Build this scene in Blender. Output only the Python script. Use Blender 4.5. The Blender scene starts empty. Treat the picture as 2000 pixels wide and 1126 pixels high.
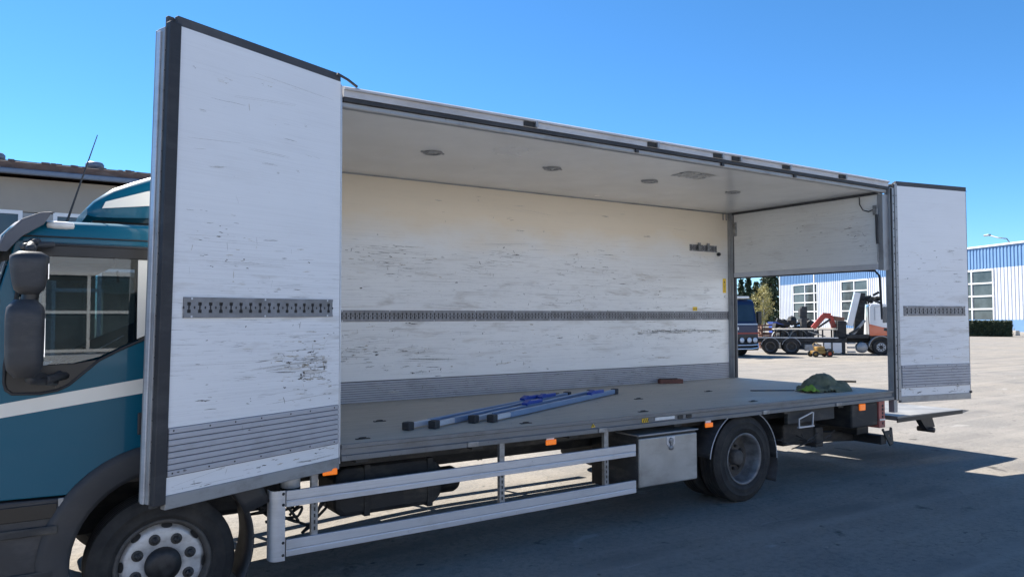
import bpy, bmesh, math, random
from mathutils import Vector, Matrix, Quaternion, noise
from mathutils.geometry import tessellate_polygon
random.seed(7)
sc = bpy.context.scene
C = sc.collection
R = math.radians
PI = math.pi

# ------------------------------------------------------------------ camera
cam_d = bpy.data.cameras.new('camera')
cam = bpy.data.objects.new('camera', cam_d)
C.objects.link(cam)
sc.camera = cam
YAW, PITCH, ROLL = 0.58405, 0.03815, -0.00253
fw = Vector((math.sin(YAW)*math.cos(PITCH), math.cos(YAW)*math.cos(PITCH), math.sin(PITCH)))
rt = Vector((math.cos(YAW), -math.sin(YAW), 0))
up = rt.cross(fw)
r2 = rt*math.cos(ROLL) + up*math.sin(ROLL)
u2 = -rt*math.sin(ROLL) + up*math.cos(ROLL)
cm = Matrix((r2, u2, -fw)).transposed().to_4x4()
cm.translation = Vector((-9.1007, -5.3023, 1.9377))
cam.matrix_world = cm
cam_d.sensor_width = 36
cam_d.lens = 36*1478.7/2000
cam_d.clip_start = 0.05
cam_d.clip_end = 6000

# ------------------------------------------------------------------ sky and sun
SUN_TRAVEL = Vector((0.24, -0.907, -1.0)).normalized()
w = bpy.data.worlds.new('World')
sc.world = w
w.use_nodes = True
nt = w.node_tree
sky = nt.nodes.new('ShaderNodeTexSky')
sky.sky_type = 'NISHITA'
sky.sun_disc = False
sky.sun_elevation = R(46.8)
sky.sun_rotation = R(-14.8)
sky.altitude = 2000
sky.air_density = 1.0
sky.dust_density = 0.0
sky.ozone_density = 10.0
bg = nt.nodes['Background']
hsv = nt.nodes.new('ShaderNodeHueSaturation')
hsv.inputs['Saturation'].default_value = 1.08
hsv.inputs['Hue'].default_value = 0.493
nt.links.new(sky.outputs[0], hsv.inputs['Color'])
nt.links.new(hsv.outputs[0], bg.inputs[0])
bg.inputs[1].default_value = 0.087
sl = bpy.data.lights.new('sun', 'SUN')
sl.energy = 5.0
sl.angle = R(0.53)
sl.color = (1.0, 0.945, 0.86)
so = bpy.data.objects.new('sun', sl)
C.objects.link(so)
so.rotation_euler = SUN_TRAVEL.to_track_quat('-Z', 'Y').to_euler()
so.location = (-8, 20, 30)
sc.view_settings.view_transform = 'Standard'
sc.view_settings.look = 'None'
sc.view_settings.gamma = 1
sc.view_settings.exposure = 1.28
sc.view_settings.use_curve_mapping = False
sc.render.engine = 'CYCLES'
sc.cycles.use_denoising = True
sc.cycles.max_bounces = 10
sc.cycles.diffuse_bounces = 8
sc.cycles.transparent_max_bounces = 16
sc.cycles.sample_clamp_indirect = 8

# ------------------------------------------------------------------ materials
def nodes(name):
    m = bpy.data.materials.new(name)
    m.use_nodes = True
    t = m.node_tree
    return m, t, t.nodes['Principled BSDF']

def N(t, typ, **kw):
    n = t.nodes.new(typ)
    for k, v in kw.items():
        setattr(n, k, v)
    return n

def L(t, a, b):
    t.links.new(a, b)

def noise_node(t, scale=(1, 1, 1), detail=4, rough=0.55, dist=0.0, off=(0, 0, 0), coord='Object'):
    tc = N(t, 'ShaderNodeTexCoord')
    mp = N(t, 'ShaderNodeMapping')
    mp.inputs['Scale'].default_value = scale
    mp.inputs['Location'].default_value = off
    L(t, tc.outputs[coord], mp.inputs['Vector'])
    n = N(t, 'ShaderNodeTexNoise')
    n.inputs['Scale'].default_value = 1
    n.inputs['Detail'].default_value = detail
    n.inputs['Roughness'].default_value = rough
    n.inputs['Distortion'].default_value = dist
    L(t, mp.outputs['Vector'], n.inputs['Vector'])
    return n.outputs['Fac']

def ramp(t, src, a, b, va=0.0, vb=1.0):
    m = N(t, 'ShaderNodeMapRange')
    m.inputs['From Min'].default_value = a
    m.inputs['From Max'].default_value = b
    m.inputs['To Min'].default_value = va
    m.inputs['To Max'].default_value = vb
    L(t, src, m.inputs['Value'])
    return m.outputs['Result']

def mul(t, a, b, op='MULTIPLY', clamp=True):
    m = N(t, 'ShaderNodeMath', operation=op)
    m.use_clamp = clamp
    for i, s in enumerate((a, b)):
        if isinstance(s, (int, float)):
            m.inputs[i].default_value = s
        else:
            L(t, s, m.inputs[i])
    return m.outputs[0]

def mixc(t, fac, a, b):
    m = N(t, 'ShaderNodeMix', data_type='RGBA')
    if isinstance(fac, (int, float)):
        m.inputs[0].default_value = fac
    else:
        L(t, fac, m.inputs[0])
    for i, s in ((6, a), (7, b)):
        if isinstance(s, tuple):
            m.inputs[i].default_value = (*s, 1)
        else:
            L(t, s, m.inputs[i])
    return m.outputs[2]

def zcoord(t):
    tc = N(t, 'ShaderNodeTexCoord')
    s = N(t, 'ShaderNodeSeparateXYZ')
    L(t, tc.outputs['Object'], s.inputs[0])
    return s.outputs

def bump(t, b, h, dist=0.01, strength=0.5):
    n = N(t, 'ShaderNodeBump')
    n.inputs['Distance'].default_value = dist
    n.inputs['Strength'].default_value = strength
    L(t, h, n.inputs['Height'])
    L(t, n.outputs['Normal'], b.inputs['Normal'])

def plain(name, col, rough=0.6, metal=0.0, var=0.25, scale=6.0, bmp=0.0, dirt=None, dirtamt=0.4, coat=0.0):
    m, t, b = nodes(name)
    n1 = noise_node(t, (scale,)*3, 5)
    dark = tuple(c*(1-var) for c in col)
    lite = tuple(min(1, c*(1+var*0.6)) for c in col)
    c = mixc(t, ramp(t, n1, 0.3, 0.7), dark, lite)
    if dirt:
        n2 = noise_node(t, (scale*0.6, scale*0.6, scale*1.5), 6, 0.65, off=(3, 7, 1))
        c = mixc(t, ramp(t, n2, 0.48, 0.72, 0, dirtamt), c, dirt)
    L(t, c, b.inputs['Base Color'])
    L(t, ramp(t, n1, 0.3, 0.7, max(0.02, rough-0.08), min(1, rough+0.08)), b.inputs['Roughness'])
    b.inputs['Metallic'].default_value = metal
    b.inputs['Coat Weight'].default_value = coat
    b.inputs['Coat Roughness'].default_value = 0.04
    if bmp:
        n3 = noise_node(t, (scale*12,)*3, 3)
        bump(t, b, n3, 0.004, bmp)
    return m

def scuffed(name, base=(0.78, 0.79, 0.78), amount=1.0, zlo=1.1, zhi=2.9, yellow=0.0, rough=0.38):
    """white laminated panel with the horizontal rub marks of years of pallets"""
    m, t, b = nodes(name)
    xyz = zcoord(t)
    # where marks gather: mid height band, patchy
    patch = ramp(t, noise_node(t, (0.9, 0.9, 1.5), 3, off=(5, 1, 2)), 0.40, 0.68)
    band = mul(t, ramp(t, xyz[2], zlo, zlo+0.5), ramp(t, xyz[2], zhi-0.7, zhi, 1, 0.12))
    where = mul(t, mul(t, patch, 0.75, 'ADD'), band)
    grain = ramp(t, noise_node(t, (1.0, 1.0, 150), 5, 0.7), 0.45, 0.72, 0, 0.42*amount)
    grain = mul(t, grain, mul(t, ramp(t, noise_node(t, (1.3, 1.3, 3), 3, off=(3, 3, 8)), 0.35, 0.65), 0.25, 'ADD'))
    grain = mul(t, grain, mul(t, mul(t, band, 0.75), 0.25, 'ADD'))
    s1 = ramp(t, noise_node(t, (1.4, 1.4, 75), 7, 0.72, off=(2, 9, 4)), 0.585, 0.66, 0, 0.38*amount)
    s2 = ramp(t, noise_node(t, (5.5, 5.5, 110), 6, 0.7, 0.4, off=(1, 4, 8)), 0.60, 0.66, 0, 0.5*amount)
    s3 = ramp(t, noise_node(t, (10, 10, 26), 6, 0.75, 0.8, off=(8, 2, 5)), 0.655, 0.70, 0, 0.6*amount)
    s4 = ramp(t, noise_node(t, (34, 34, 30), 4, 0.7, 0.6, off=(4, 4, 4)), 0.70, 0.75, 0, 0.8*amount)
    smear = ramp(t, noise_node(t, (1.6, 1.6, 9), 5, 0.62, 0.5, off=(6, 3, 3)), 0.55, 0.72, 0, 0.55*amount)
    marks = mul(t, mul(t, s1, s2, 'MAXIMUM'), mul(t, s3, s4, 'MAXIMUM'), 'MAXIMUM')
    marks = mul(t, marks, where)
    tone = mixc(t, ramp(t, noise_node(t, (0.7, 0.7, 0.9), 3), 0.3, 0.7), base, tuple(c*0.93 for c in base))
    if yellow:  # warm bounce light high on the wall, painted into the panel colour
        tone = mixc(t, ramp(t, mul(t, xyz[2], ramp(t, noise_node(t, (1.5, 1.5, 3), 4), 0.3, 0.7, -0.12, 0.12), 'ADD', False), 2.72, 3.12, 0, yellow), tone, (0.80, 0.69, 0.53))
    c = mixc(t, grain, tone, (0.42, 0.42, 0.42))
    c = mixc(t, mul(t, smear, where), c, (0.40, 0.36, 0.31))
    c = mixc(t, marks, c, (0.07, 0.065, 0.06))
    L(t, c, b.inputs['Base Color'])
    L(t, ramp(t, marks, 0, 1, rough, 0.8), b.inputs['Roughness'])
    bump(t, b, grain, 0.002, 0.25)
    return m

def alloy(name, col=(0.62, 0.64, 0.66), rough=0.42, metal=0.75, streak=(1.2, 1.2, 90), dirt=0.35):
    m, t, b = nodes(name)
    g = noise_node(t, streak, 5, 0.6)
    d = noise_node(t, (3, 3, 5), 6, 0.65, off=(7, 2, 1))
    c = mixc(t, ramp(t, g, 0.3, 0.7), tuple(x*0.86 for x in col), col)
    c = mixc(t, ramp(t, d, 0.5, 0.75, 0, dirt), c, (0.10, 0.09, 0.08))
    sp = ramp(t, noise_node(t, (30, 30, 34), 4, 0.7, off=(1, 2, 9)), 0.66, 0.73, 0, dirt*1.4)
    c = mixc(t, sp, c, (0.05, 0.05, 0.05))
    L(t, c, b.inputs['Base Color'])
    L(t, ramp(t, g, 0.3, 0.7, rough-0.08, rough+0.12), b.inputs['Roughness'])
    b.inputs['Metallic'].default_value = metal
    return m

def glass(name, tint=(0.75, 0.82, 0.83), rough=0.01):
    m = bpy.data.materials.new(name)
    m.use_nodes = True
    t = m.node_tree
    t.nodes.remove(t.nodes['Principled BSDF'])
    out = t.nodes['Material Output']
    tr = N(t, 'ShaderNodeBsdfTransparent')
    tr.inputs[0].default_value = (*tint, 1)
    gl = N(t, 'ShaderNodeBsdfGlossy')
    gl.inputs['Roughness'].default_value = rough
    fr = N(t, 'ShaderNodeFresnel')
    fr.inputs['IOR'].default_value = 1.5
    f = ramp(t, fr.outputs[0], 0, 1, 0.03, 1)
    mx = N(t, 'ShaderNodeMixShader')
    L(t, f, mx.inputs[0])
    L(t, tr.outputs[0], mx.inputs[1])
    L(t, gl.outputs[0], mx.inputs[2])
    L(t, mx.outputs[0], out.inputs['Surface'])
    return m

def lens(name, col, emit=0.0):
    m, t, b = nodes(name)
    n = N(t, 'ShaderNodeTexVoronoi')
    n.inputs['Scale'].default_value = 60
    c = mixc(t, ramp(t, n.outputs['Distance'], 0.1, 0.7), tuple(min(1, x*1.3) for x in col), tuple(x*0.55 for x in col))
    L(t, c, b.inputs['Base Color'])
    b.inputs['Roughness'].default_value = 0.15
    b.inputs['Coat Weight'].default_value = 0.6
    if emit:
        b.inputs['Emission Color'].default_value = (*col, 1)
        b.inputs['Emission Strength'].default_value = emit
    return m

def ground_mat():
    m, t, b = nodes('dusty_yard')
    big = noise_node(t, (0.10, 0.10, 0.1), 5, 0.6)
    mid = noise_node(t, (0.8, 0.8, 1), 6, 0.62, 0.3, off=(4, 2, 0))
    fine = noise_node(t, (18, 18, 18), 6, 0.75)
    grit = noise_node(t, (110, 110, 110), 2, 0.6)
    c = mixc(t, ramp(t, big, 0.35, 0.65), (0.258, 0.242, 0.222), (0.300, 0.264, 0.218))
    c = mixc(t, ramp(t, mid, 0.40, 0.70, 0, 0.8), c, (0.180, 0.173, 0.163))
    c = mixc(t, ramp(t, fine, 0.46, 0.68, 0, 0.7), c, (0.126, 0.120, 0.114))
    c = mixc(t, ramp(t, grit, 0.56, 0.70, 0, 0.6), c, (0.361, 0.343, 0.312))
    streak = ramp(t, noise_node(t, (0.12, 2.2, 1), 5, 0.6, 0.4, off=(2, 5, 0)), 0.50, 0.70, 0, 0.6)
    c = mixc(t, streak, c, (0.326, 0.300, 0.265))
    # pale dried patches, oil drips
    pale = ramp(t, noise_node(t, (1.5, 3.1, 1), 4, 0.55, 0.8, off=(31, 13, 0)), 0.66, 0.72, 0, 0.55)
    c = mixc(t, pale, c, (0.373, 0.361, 0.337))
    oil = ramp(t, noise_node(t, (2.6, 2.6, 1), 4, 0.6, 0.6, off=(9, 3, 0)), 0.64, 0.74, 0, 0.8)
    c = mixc(t, oil, c, (0.055, 0.051, 0.048))
    drip = ramp(t, noise_node(t, (7, 7, 1), 3, 0.5, 0.2, off=(5, 17, 0)), 0.70, 0.73, 0, 0.7)
    c = mixc(t, drip, c, (0.060, 0.058, 0.055))
    trk = N(t, 'ShaderNodeTexWave', wave_type='BANDS', bands_direction='Y')
    trk.inputs['Scale'].default_value = 0.23
    trk.inputs['Distortion'].default_value = 5.0
    trk.inputs['Detail'].default_value = 2.0
    trk.inputs['Detail Scale'].default_value = 0.25
    tcw = N(t, 'ShaderNodeTexCoord')
    L(t, tcw.outputs['Object'], trk.inputs['Vector'])
    tr_ = mul(t, ramp(t, trk.outputs['Fac'], 0.90, 0.97, 0, 0.45), ramp(t, mid, 0.35, 0.6))
    c = mixc(t, tr_, c, (0.15, 0.142, 0.135))
    # hairline cracks
    tc = N(t, 'ShaderNodeTexCoord')
    wn = N(t, 'ShaderNodeTexNoise')
    wn.inputs['Scale'].default_value = 1.3
    wn.inputs['Detail'].default_value = 5
    L(t, tc.outputs['Object'], wn.inputs['Vector'])
    va = N(t, 'ShaderNodeVectorMath', operation='MULTIPLY_ADD')
    va.inputs[1].default_value = (1.2, 1.2, 0)
    L(t, wn.outputs['Color'], va.inputs[0])
    L(t, tc.outputs['Object'], va.inputs[2])
    vo = N(t, 'ShaderNodeTexVoronoi', feature='DISTANCE_TO_EDGE')
    vo.inputs['Scale'].default_value = 0.33
    L(t, va.outputs[0], vo.inputs['Vector'])
    crack = ramp(t, vo.outputs['Distance'], 0.0, 0.004, 0.35, 0)
    crack = mul(t, crack, ramp(t, big, 0.42, 0.55))
    c = mixc(t, crack, c, (0.060, 0.058, 0.055))
    L(t, c, b.inputs['Base Color'])
    b.inputs['Roughness'].default_value = 0.92
    b.inputs['Specular IOR Level'].default_value = 0.25
    h = mul(t, fine, mul(t, grit, 0.7), 'ADD', False)
    bump(t, b, h, 0.015, 0.8)
    return m

def paint(name, col, flake=0.25, dirt=0.12, coat=1.0):
    m, t, b = nodes(name)
    d = noise_node(t, (2.0, 2.0, 4.0), 6, 0.6)
    c = mixc(t, ramp(t, d, 0.45, 0.8, 0, dirt), col, (0.25, 0.24, 0.22))
    L(t, c, b.inputs['Base Color'])
    b.inputs['Metallic'].default_value = flake
    L(t, ramp(t, d, 0.3, 0.8, 0.30, 0.45), b.inputs['Roughness'])
    b.inputs['Coat Weight'].default_value = coat
    b.inputs['Coat Roughness'].default_value = 0.05
    b.inputs['Specular IOR Level'].default_value = 0.5*coat
    o = noise_node(t, (1.1, 1.1, 1.1), 2)
    bump(t, b, o, 0.02, 0.06)
    return m

def floor_mat():
    m, t, b = nodes('worn_plywood_deck')
    g = noise_node(t, (1.4, 22, 4), 6, 0.65)
    p = noise_node(t, (1.0, 1.6, 1), 5, 0.6, off=(4, 1, 0))
    s = noise_node(t, (9, 12, 4), 5, 0.7, 0.5, off=(1, 6, 0))
    c = mixc(t, ramp(t, g, 0.3, 0.7), (0.40, 0.355, 0.29), (0.53, 0.475, 0.395))
    c = mixc(t, ramp(t, p, 0.4, 0.7, 0, 0.6), c, (0.58, 0.525, 0.445))
    c = mixc(t, ramp(t, s, 0.64, 0.70, 0, 0.75), c, (0.05, 0.045, 0.04))
    L(t, c, b.inputs['Base Color'])
    L(t, ramp(t, p, 0.3, 0.7, 0.5, 0.75), b.inputs['Roughness'])
    bump(t, b, g, 0.003, 0.4)
    return m

def tyre_mat():
    m, t, b = nodes('tyre_rubber')
    d = noise_node(t, (5, 5, 5), 5, 0.65)
    c = mixc(t, ramp(t, d, 0.4, 0.75), (0.014, 0.014, 0.015), (0.050, 0.047, 0.043))
    L(t, c, b.inputs['Base Color'])
    b.inputs['Roughness'].default_value = 0.8
    f = noise_node(t, (60, 60, 60), 3)
    bump(t, b, f, 0.003, 0.4)
    return m

def leaf(name, a, b_):
    m, t, b = nodes(name)
    n = noise_node(t, (2.5, 2.5, 2.5), 3)
    c = mixc(t, ramp(t, n, 0.3, 0.7), a, b_)
    L(t, c, b.inputs['Base Color'])
    b.inputs['Roughness'].default_value = 0.65
    return m

MT = {}
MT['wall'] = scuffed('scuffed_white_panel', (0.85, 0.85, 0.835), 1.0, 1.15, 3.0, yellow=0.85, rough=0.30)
MT['door'] = scuffed('scuffed_white_door', (0.83, 0.84, 0.85), 1.0, 1.1, 2.6)
MT['flap'] = scuffed('rear_flap_panel', (0.80, 0.80, 0.77), 0.7, 2.2, 3.9)
MT['ceiling'] = plain('ceiling_panel', (0.87, 0.86, 0.835), 0.2, 0, 0.05, 0.9, 0, (0.55, 0.53, 0.48), 0.25)
MT['outer'] = plain('outer_white_gelcoat', (0.74, 0.75, 0.76), 0.35, 0, 0.08, 2.0, 0, (0.35, 0.33, 0.30), 0.3)
MT['deck'] = floor_mat()
MT['rail_white'] = plain('weathered_white_rail', (0.52, 0.52, 0.53), 0.5, 0.1, 0.15, 2.5, 0.05, (0.28, 0.24, 0.21), 0.5)
MT['kick'] = alloy('kick_plate_aluminium', (0.46, 0.465, 0.50), 0.5, 0.15, (1.0, 1.0, 160), 0.35)
MT['sill'] = alloy('grimy_sill_profile', (0.20, 0.21, 0.22), 0.5, 0.35, (1.0, 1.0, 70), 0.6)
MT['scuff_dark'] = plain('scuff_dark', (0.085, 0.08, 0.075), 0.8, 0, 0.5, 60)
MT['scuff_grey'] = plain('scuff_grey', (0.45, 0.445, 0.43), 0.8, 0, 0.4, 60)
MT['scuff_brown'] = plain('scuff_brown', (0.50, 0.45, 0.37), 0.8, 0, 0.4, 60)
MT['alu'] = alloy('aluminium_profile', (0.62, 0.64, 0.68), 0.42, 0.5, (1.0, 1.0, 120), 0.22)
MT['alu_dirty'] = alloy('grimy_aluminium', (0.36, 0.37, 0.38), 0.5, 0.6, (1.0, 1.0, 60), 0.6)
MT['alu_post'] = alloy('post_aluminium', (0.36, 0.37, 0.38), 0.45, 0.4, (40, 40, 1.5), 0.45)
MT['galv'] = plain('galvanised_steel', (0.34, 0.35, 0.36), 0.5, 0.7, 0.35, 14, 0.1, (0.12, 0.10, 0.08), 0.5)
MT['track'] = plain('load_track_steel', (0.22, 0.225, 0.24), 0.45, 0.4, 0.35, 9, 0.1, (0.08, 0.07, 0.06), 0.4)
MT['recess'] = plain('track_recess', (0.03, 0.03, 0.03), 0.8, 0)
MT['rubber'] = plain('black_rubber_seal', (0.025, 0.026, 0.03), 0.6, 0, 0.3, 5, 0.1, (0.10, 0.10, 0.10), 0.3)
MT['rubber_grey'] = plain('weathered_rubber', (0.055, 0.057, 0.062), 0.65, 0, 0.3, 4, 0.1, (0.14, 0.14, 0.14), 0.35)
MT['frame_dark'] = plain('chassis_black', (0.022, 0.023, 0.025), 0.65, 0.1, 0.4, 6, 0.2, (0.10, 0.09, 0.075), 0.6)
MT['frame_grey'] = plain('chassis_dusty', (0.045, 0.046, 0.048), 0.7, 0.1, 0.4, 6, 0.2, (0.15, 0.135, 0.11), 0.6)
MT['tyre'] = tyre_mat()
MT['rim'] = plain('silver_wheel_paint', (0.55, 0.56, 0.57), 0.45, 0.3, 0.25, 12, 0.05, (0.15, 0.13, 0.11), 0.55)
MT['rim_grey'] = plain('dull_grey_rim', (0.20, 0.20, 0.205), 0.5, 0.3, 0.4, 10, 0.1, (0.06, 0.055, 0.05), 0.7)
MT['rim_dark'] = plain('brake_dusty_wheel', (0.10, 0.095, 0.09), 0.7, 0.2, 0.4, 12, 0.1, (0.04, 0.035, 0.03), 0.6)
MT['nut'] = plain('dark_steel', (0.05, 0.05, 0.052), 0.5, 0.6, 0.4, 20)
MT['blue'] = paint('petrol_blue_paint', (0.002, 0.100, 0.165), 0.0, 0.03, 0.35)
MT['stripe'] = plain('cream_stripe_paint', (0.82, 0.80, 0.73), 0.4, 0, 0.05, 3)
MT['plastic'] = plain('grey_black_plastic', (0.034, 0.036, 0.041), 0.55, 0, 0.2, 8, 0.15, (0.12, 0.115, 0.11), 0.35)
MT['arch'] = plain('wheel_arch_plastic', (0.036, 0.038, 0.043), 0.6, 0, 0.2, 5, 0.15, (0.08, 0.075, 0.07), 0.35)
MT['black'] = plain('satin_black', (0.012, 0.012, 0.013), 0.35, 0, 0.2, 5)
MT['visor'] = plain('smoked_visor', (0.11, 0.115, 0.13), 0.55, 0, 0.15, 3)
MT['cabin'] = plain('cab_interior', (0.05, 0.05, 0.055), 0.8, 0, 0.2, 6)
MT['curtain'] = plain('beige_curtain', (0.52, 0.48, 0.40), 0.85, 0, 0.12, 3, 0.1)
MT['mirror'] = plain('mirror_glass', (0.85, 0.86, 0.86), 0.05, 1.0, 0.02, 3)
MT['cabglass'] = glass('cab_window_glass', (0.48, 0.56, 0.58))
MT['orange'] = lens('amber_lens', (0.95, 0.20, 0.01), 0.22)
MT['red'] = lens('red_lens', (0.55, 0.05, 0.04))
MT['redpanel'] = plain('faded_red_lamp_panel', (0.42, 0.12, 0.10), 0.5, 0, 0.3, 10, 0, (0.15, 0.12, 0.10), 0.5)
MT['yellow'] = plain('yellow_sticker', (0.85, 0.55, 0.03), 0.5, 0, 0.12, 10)
MT['ink'] = plain('black_print', (0.015, 0.015, 0.015), 0.5)
MT['whitetag'] = plain('white_tag', (0.72, 0.72, 0.70), 0.5, 0, 0.1, 20)
MT['toolbox'] = plain('brushed_tool_box', (0.42, 0.43, 0.43), 0.42, 0.55, 0.2, 3, 0.05, (0.16, 0.15, 0.13), 0.5)
MT['lift'] = plain('tail_lift_plate', (0.30, 0.295, 0.285), 0.55, 0.3, 0.25, 4, 0.1, (0.15, 0.14, 0.12), 0.5)
MT['bar_blue'] = alloy('blue_anodised_bar', (0.24, 0.34, 0.52), 0.38, 0.55, (6, 6, 40), 0.12)
MT['bar_mech'] = plain('blue_lock_lever', (0.02, 0.06, 0.36), 0.4, 0, 0.2, 20)
MT['bar_alu'] = alloy('bar_inner_tube', (0.62, 0.65, 0.72), 0.38, 0.5, (6, 6, 40), 0.1)
MT['tarp'] = plain('olive_grey_cloth', (0.115, 0.135, 0.09), 0.85, 0, 0.2, 12, 0.3, (0.30, 0.29, 0.24), 0.4)
MT['hiviz'] = plain('hi_vis_cloth', (0.20, 0.36, 0.05), 0.8, 0, 0.2, 14, 0.2)
MT['wood'] = plain('stick_wood', (0.24, 0.17, 0.10), 0.7, 0, 0.3, 20)
MT['brick'] = plain('red_brown_block', (0.16, 0.07, 0.055), 0.8, 0, 0.3, 14, 0.3)
MT['lamp'] = plain('ceiling_lamp_ring', (0.34, 0.34, 0.34), 0.5, 0.2, 0.2, 20)
MT['lampglass'] = plain('ceiling_lamp_lens', (0.42, 0.42, 0.41), 0.25, 0, 0.2, 30)
MT['tape'] = plain('tape_patch', (0.36, 0.36, 0.35), 0.3, 0.4, 0.35, 18, 0.2)
MT['ground'] = ground_mat()
MT['grit'] = plain('loose_grit', (0.30, 0.28, 0.26), 0.9, 0, 0.5, 3)
# background
MT['clad_white'] = plain('white_cladding', (0.62, 0.64, 0.68), 0.5, 0.0, 0.06, 0.5)
MT['clad_blue'] = plain('blue_cladding', (0.15, 0.275, 0.47), 0.5, 0.0, 0.08, 0.5)
MT['frame_white'] = plain('white_frame', (0.80, 0.80, 0.80), 0.5, 0, 0.06, 2)
MT['bglass'] = plain('building_window_glass', (0.07, 0.085, 0.09), 0.08, 0, 0.5, 0.5)
MT['render_beige'] = plain('beige_render', (0.36, 0.32, 0.27), 0.9, 0, 0.12, 0.8, 0.1)
MT['siding'] = plain('pale_siding', (0.36, 0.37, 0.37), 0.8, 0, 0.1, 1.0)
MT['fascia'] = plain('brown_fascia', (0.13, 0.075, 0.055), 0.7, 0, 0.35, 3, 0.1, (0.30, 0.24, 0.20), 0.5)
MT['gutter'] = plain('grey_gutter', (0.16, 0.19, 0.24), 0.45, 0.2, 0.15, 4)
MT['roofing'] = plain('roof_felt', (0.10, 0.09, 0.085), 0.9, 0, 0.3, 2)
MT['spruce'] = leaf('spruce_needles', (0.010, 0.026, 0.012), (0.032, 0.062, 0.024))
MT['birch'] = leaf('young_birch_leaves', (0.26, 0.23, 0.06), (0.44, 0.38, 0.14))
MT['bark'] = plain('tree_bark', (0.10, 0.08, 0.06), 0.9, 0, 0.4, 8, 0.4)
MT['birchbark'] = plain('birch_bark', (0.45, 0.43, 0.38), 0.8, 0, 0.5, 9)
MT['hedge'] = leaf('hedge_leaves', (0.016, 0.028, 0.014), (0.045, 0.065, 0.028))
MT['truck_navy'] = paint('navy_truck_paint', (0.008, 0.022, 0.070), 0.0, 0.03, 0.35)
MT['truck_white'] = paint('white_truck_paint', (0.72, 0.72, 0.72), 0.0, 0.15)
MT['truck_orange'] = paint('orange_truck_paint', (0.62, 0.10, 0.02), 0.0, 0.1)
MT['crane_red'] = plain('red_crane_paint', (0.42, 0.05, 0.03), 0.45, 0, 0.25, 3, 0, (0.10, 0.05, 0.04), 0.5)
MT['rust'] = plain('rusty_steel', (0.20, 0.095, 0.06), 0.8, 0, 0.4, 4, 0.1, (0.30, 0.24, 0.19), 0.5)
MT['wind'] = plain('dark_windscreen', (0.03, 0.05, 0.07), 0.05, 0, 0.3, 1)
MT['chrome'] = plain('chrome_tube', (0.75, 0.76, 0.78), 0.15, 1.0, 0.1, 4)
MT['headlamp'] = plain('spot_lamp_glass', (0.75, 0.77, 0.80), 0.1, 0.1, 0.1, 10)
MT['cart_yellow'] = plain('cart_yellow_paint', (0.34, 0.20, 0.05), 0.5, 0, 0.3, 6, 0, (0.10, 0.07, 0.04), 0.5)
MT['cart_red'] = plain('cart_wheel_red', (0.45, 0.07, 0.03), 0.5, 0, 0.2, 6)
MT['bin_blue'] = plain('blue_container', (0.02, 0.06, 0.30), 0.5, 0, 0.2, 3)
MT['plank'] = plain('pale_planks', (0.46, 0.42, 0.36), 0.8, 0, 0.25, 3)

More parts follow.
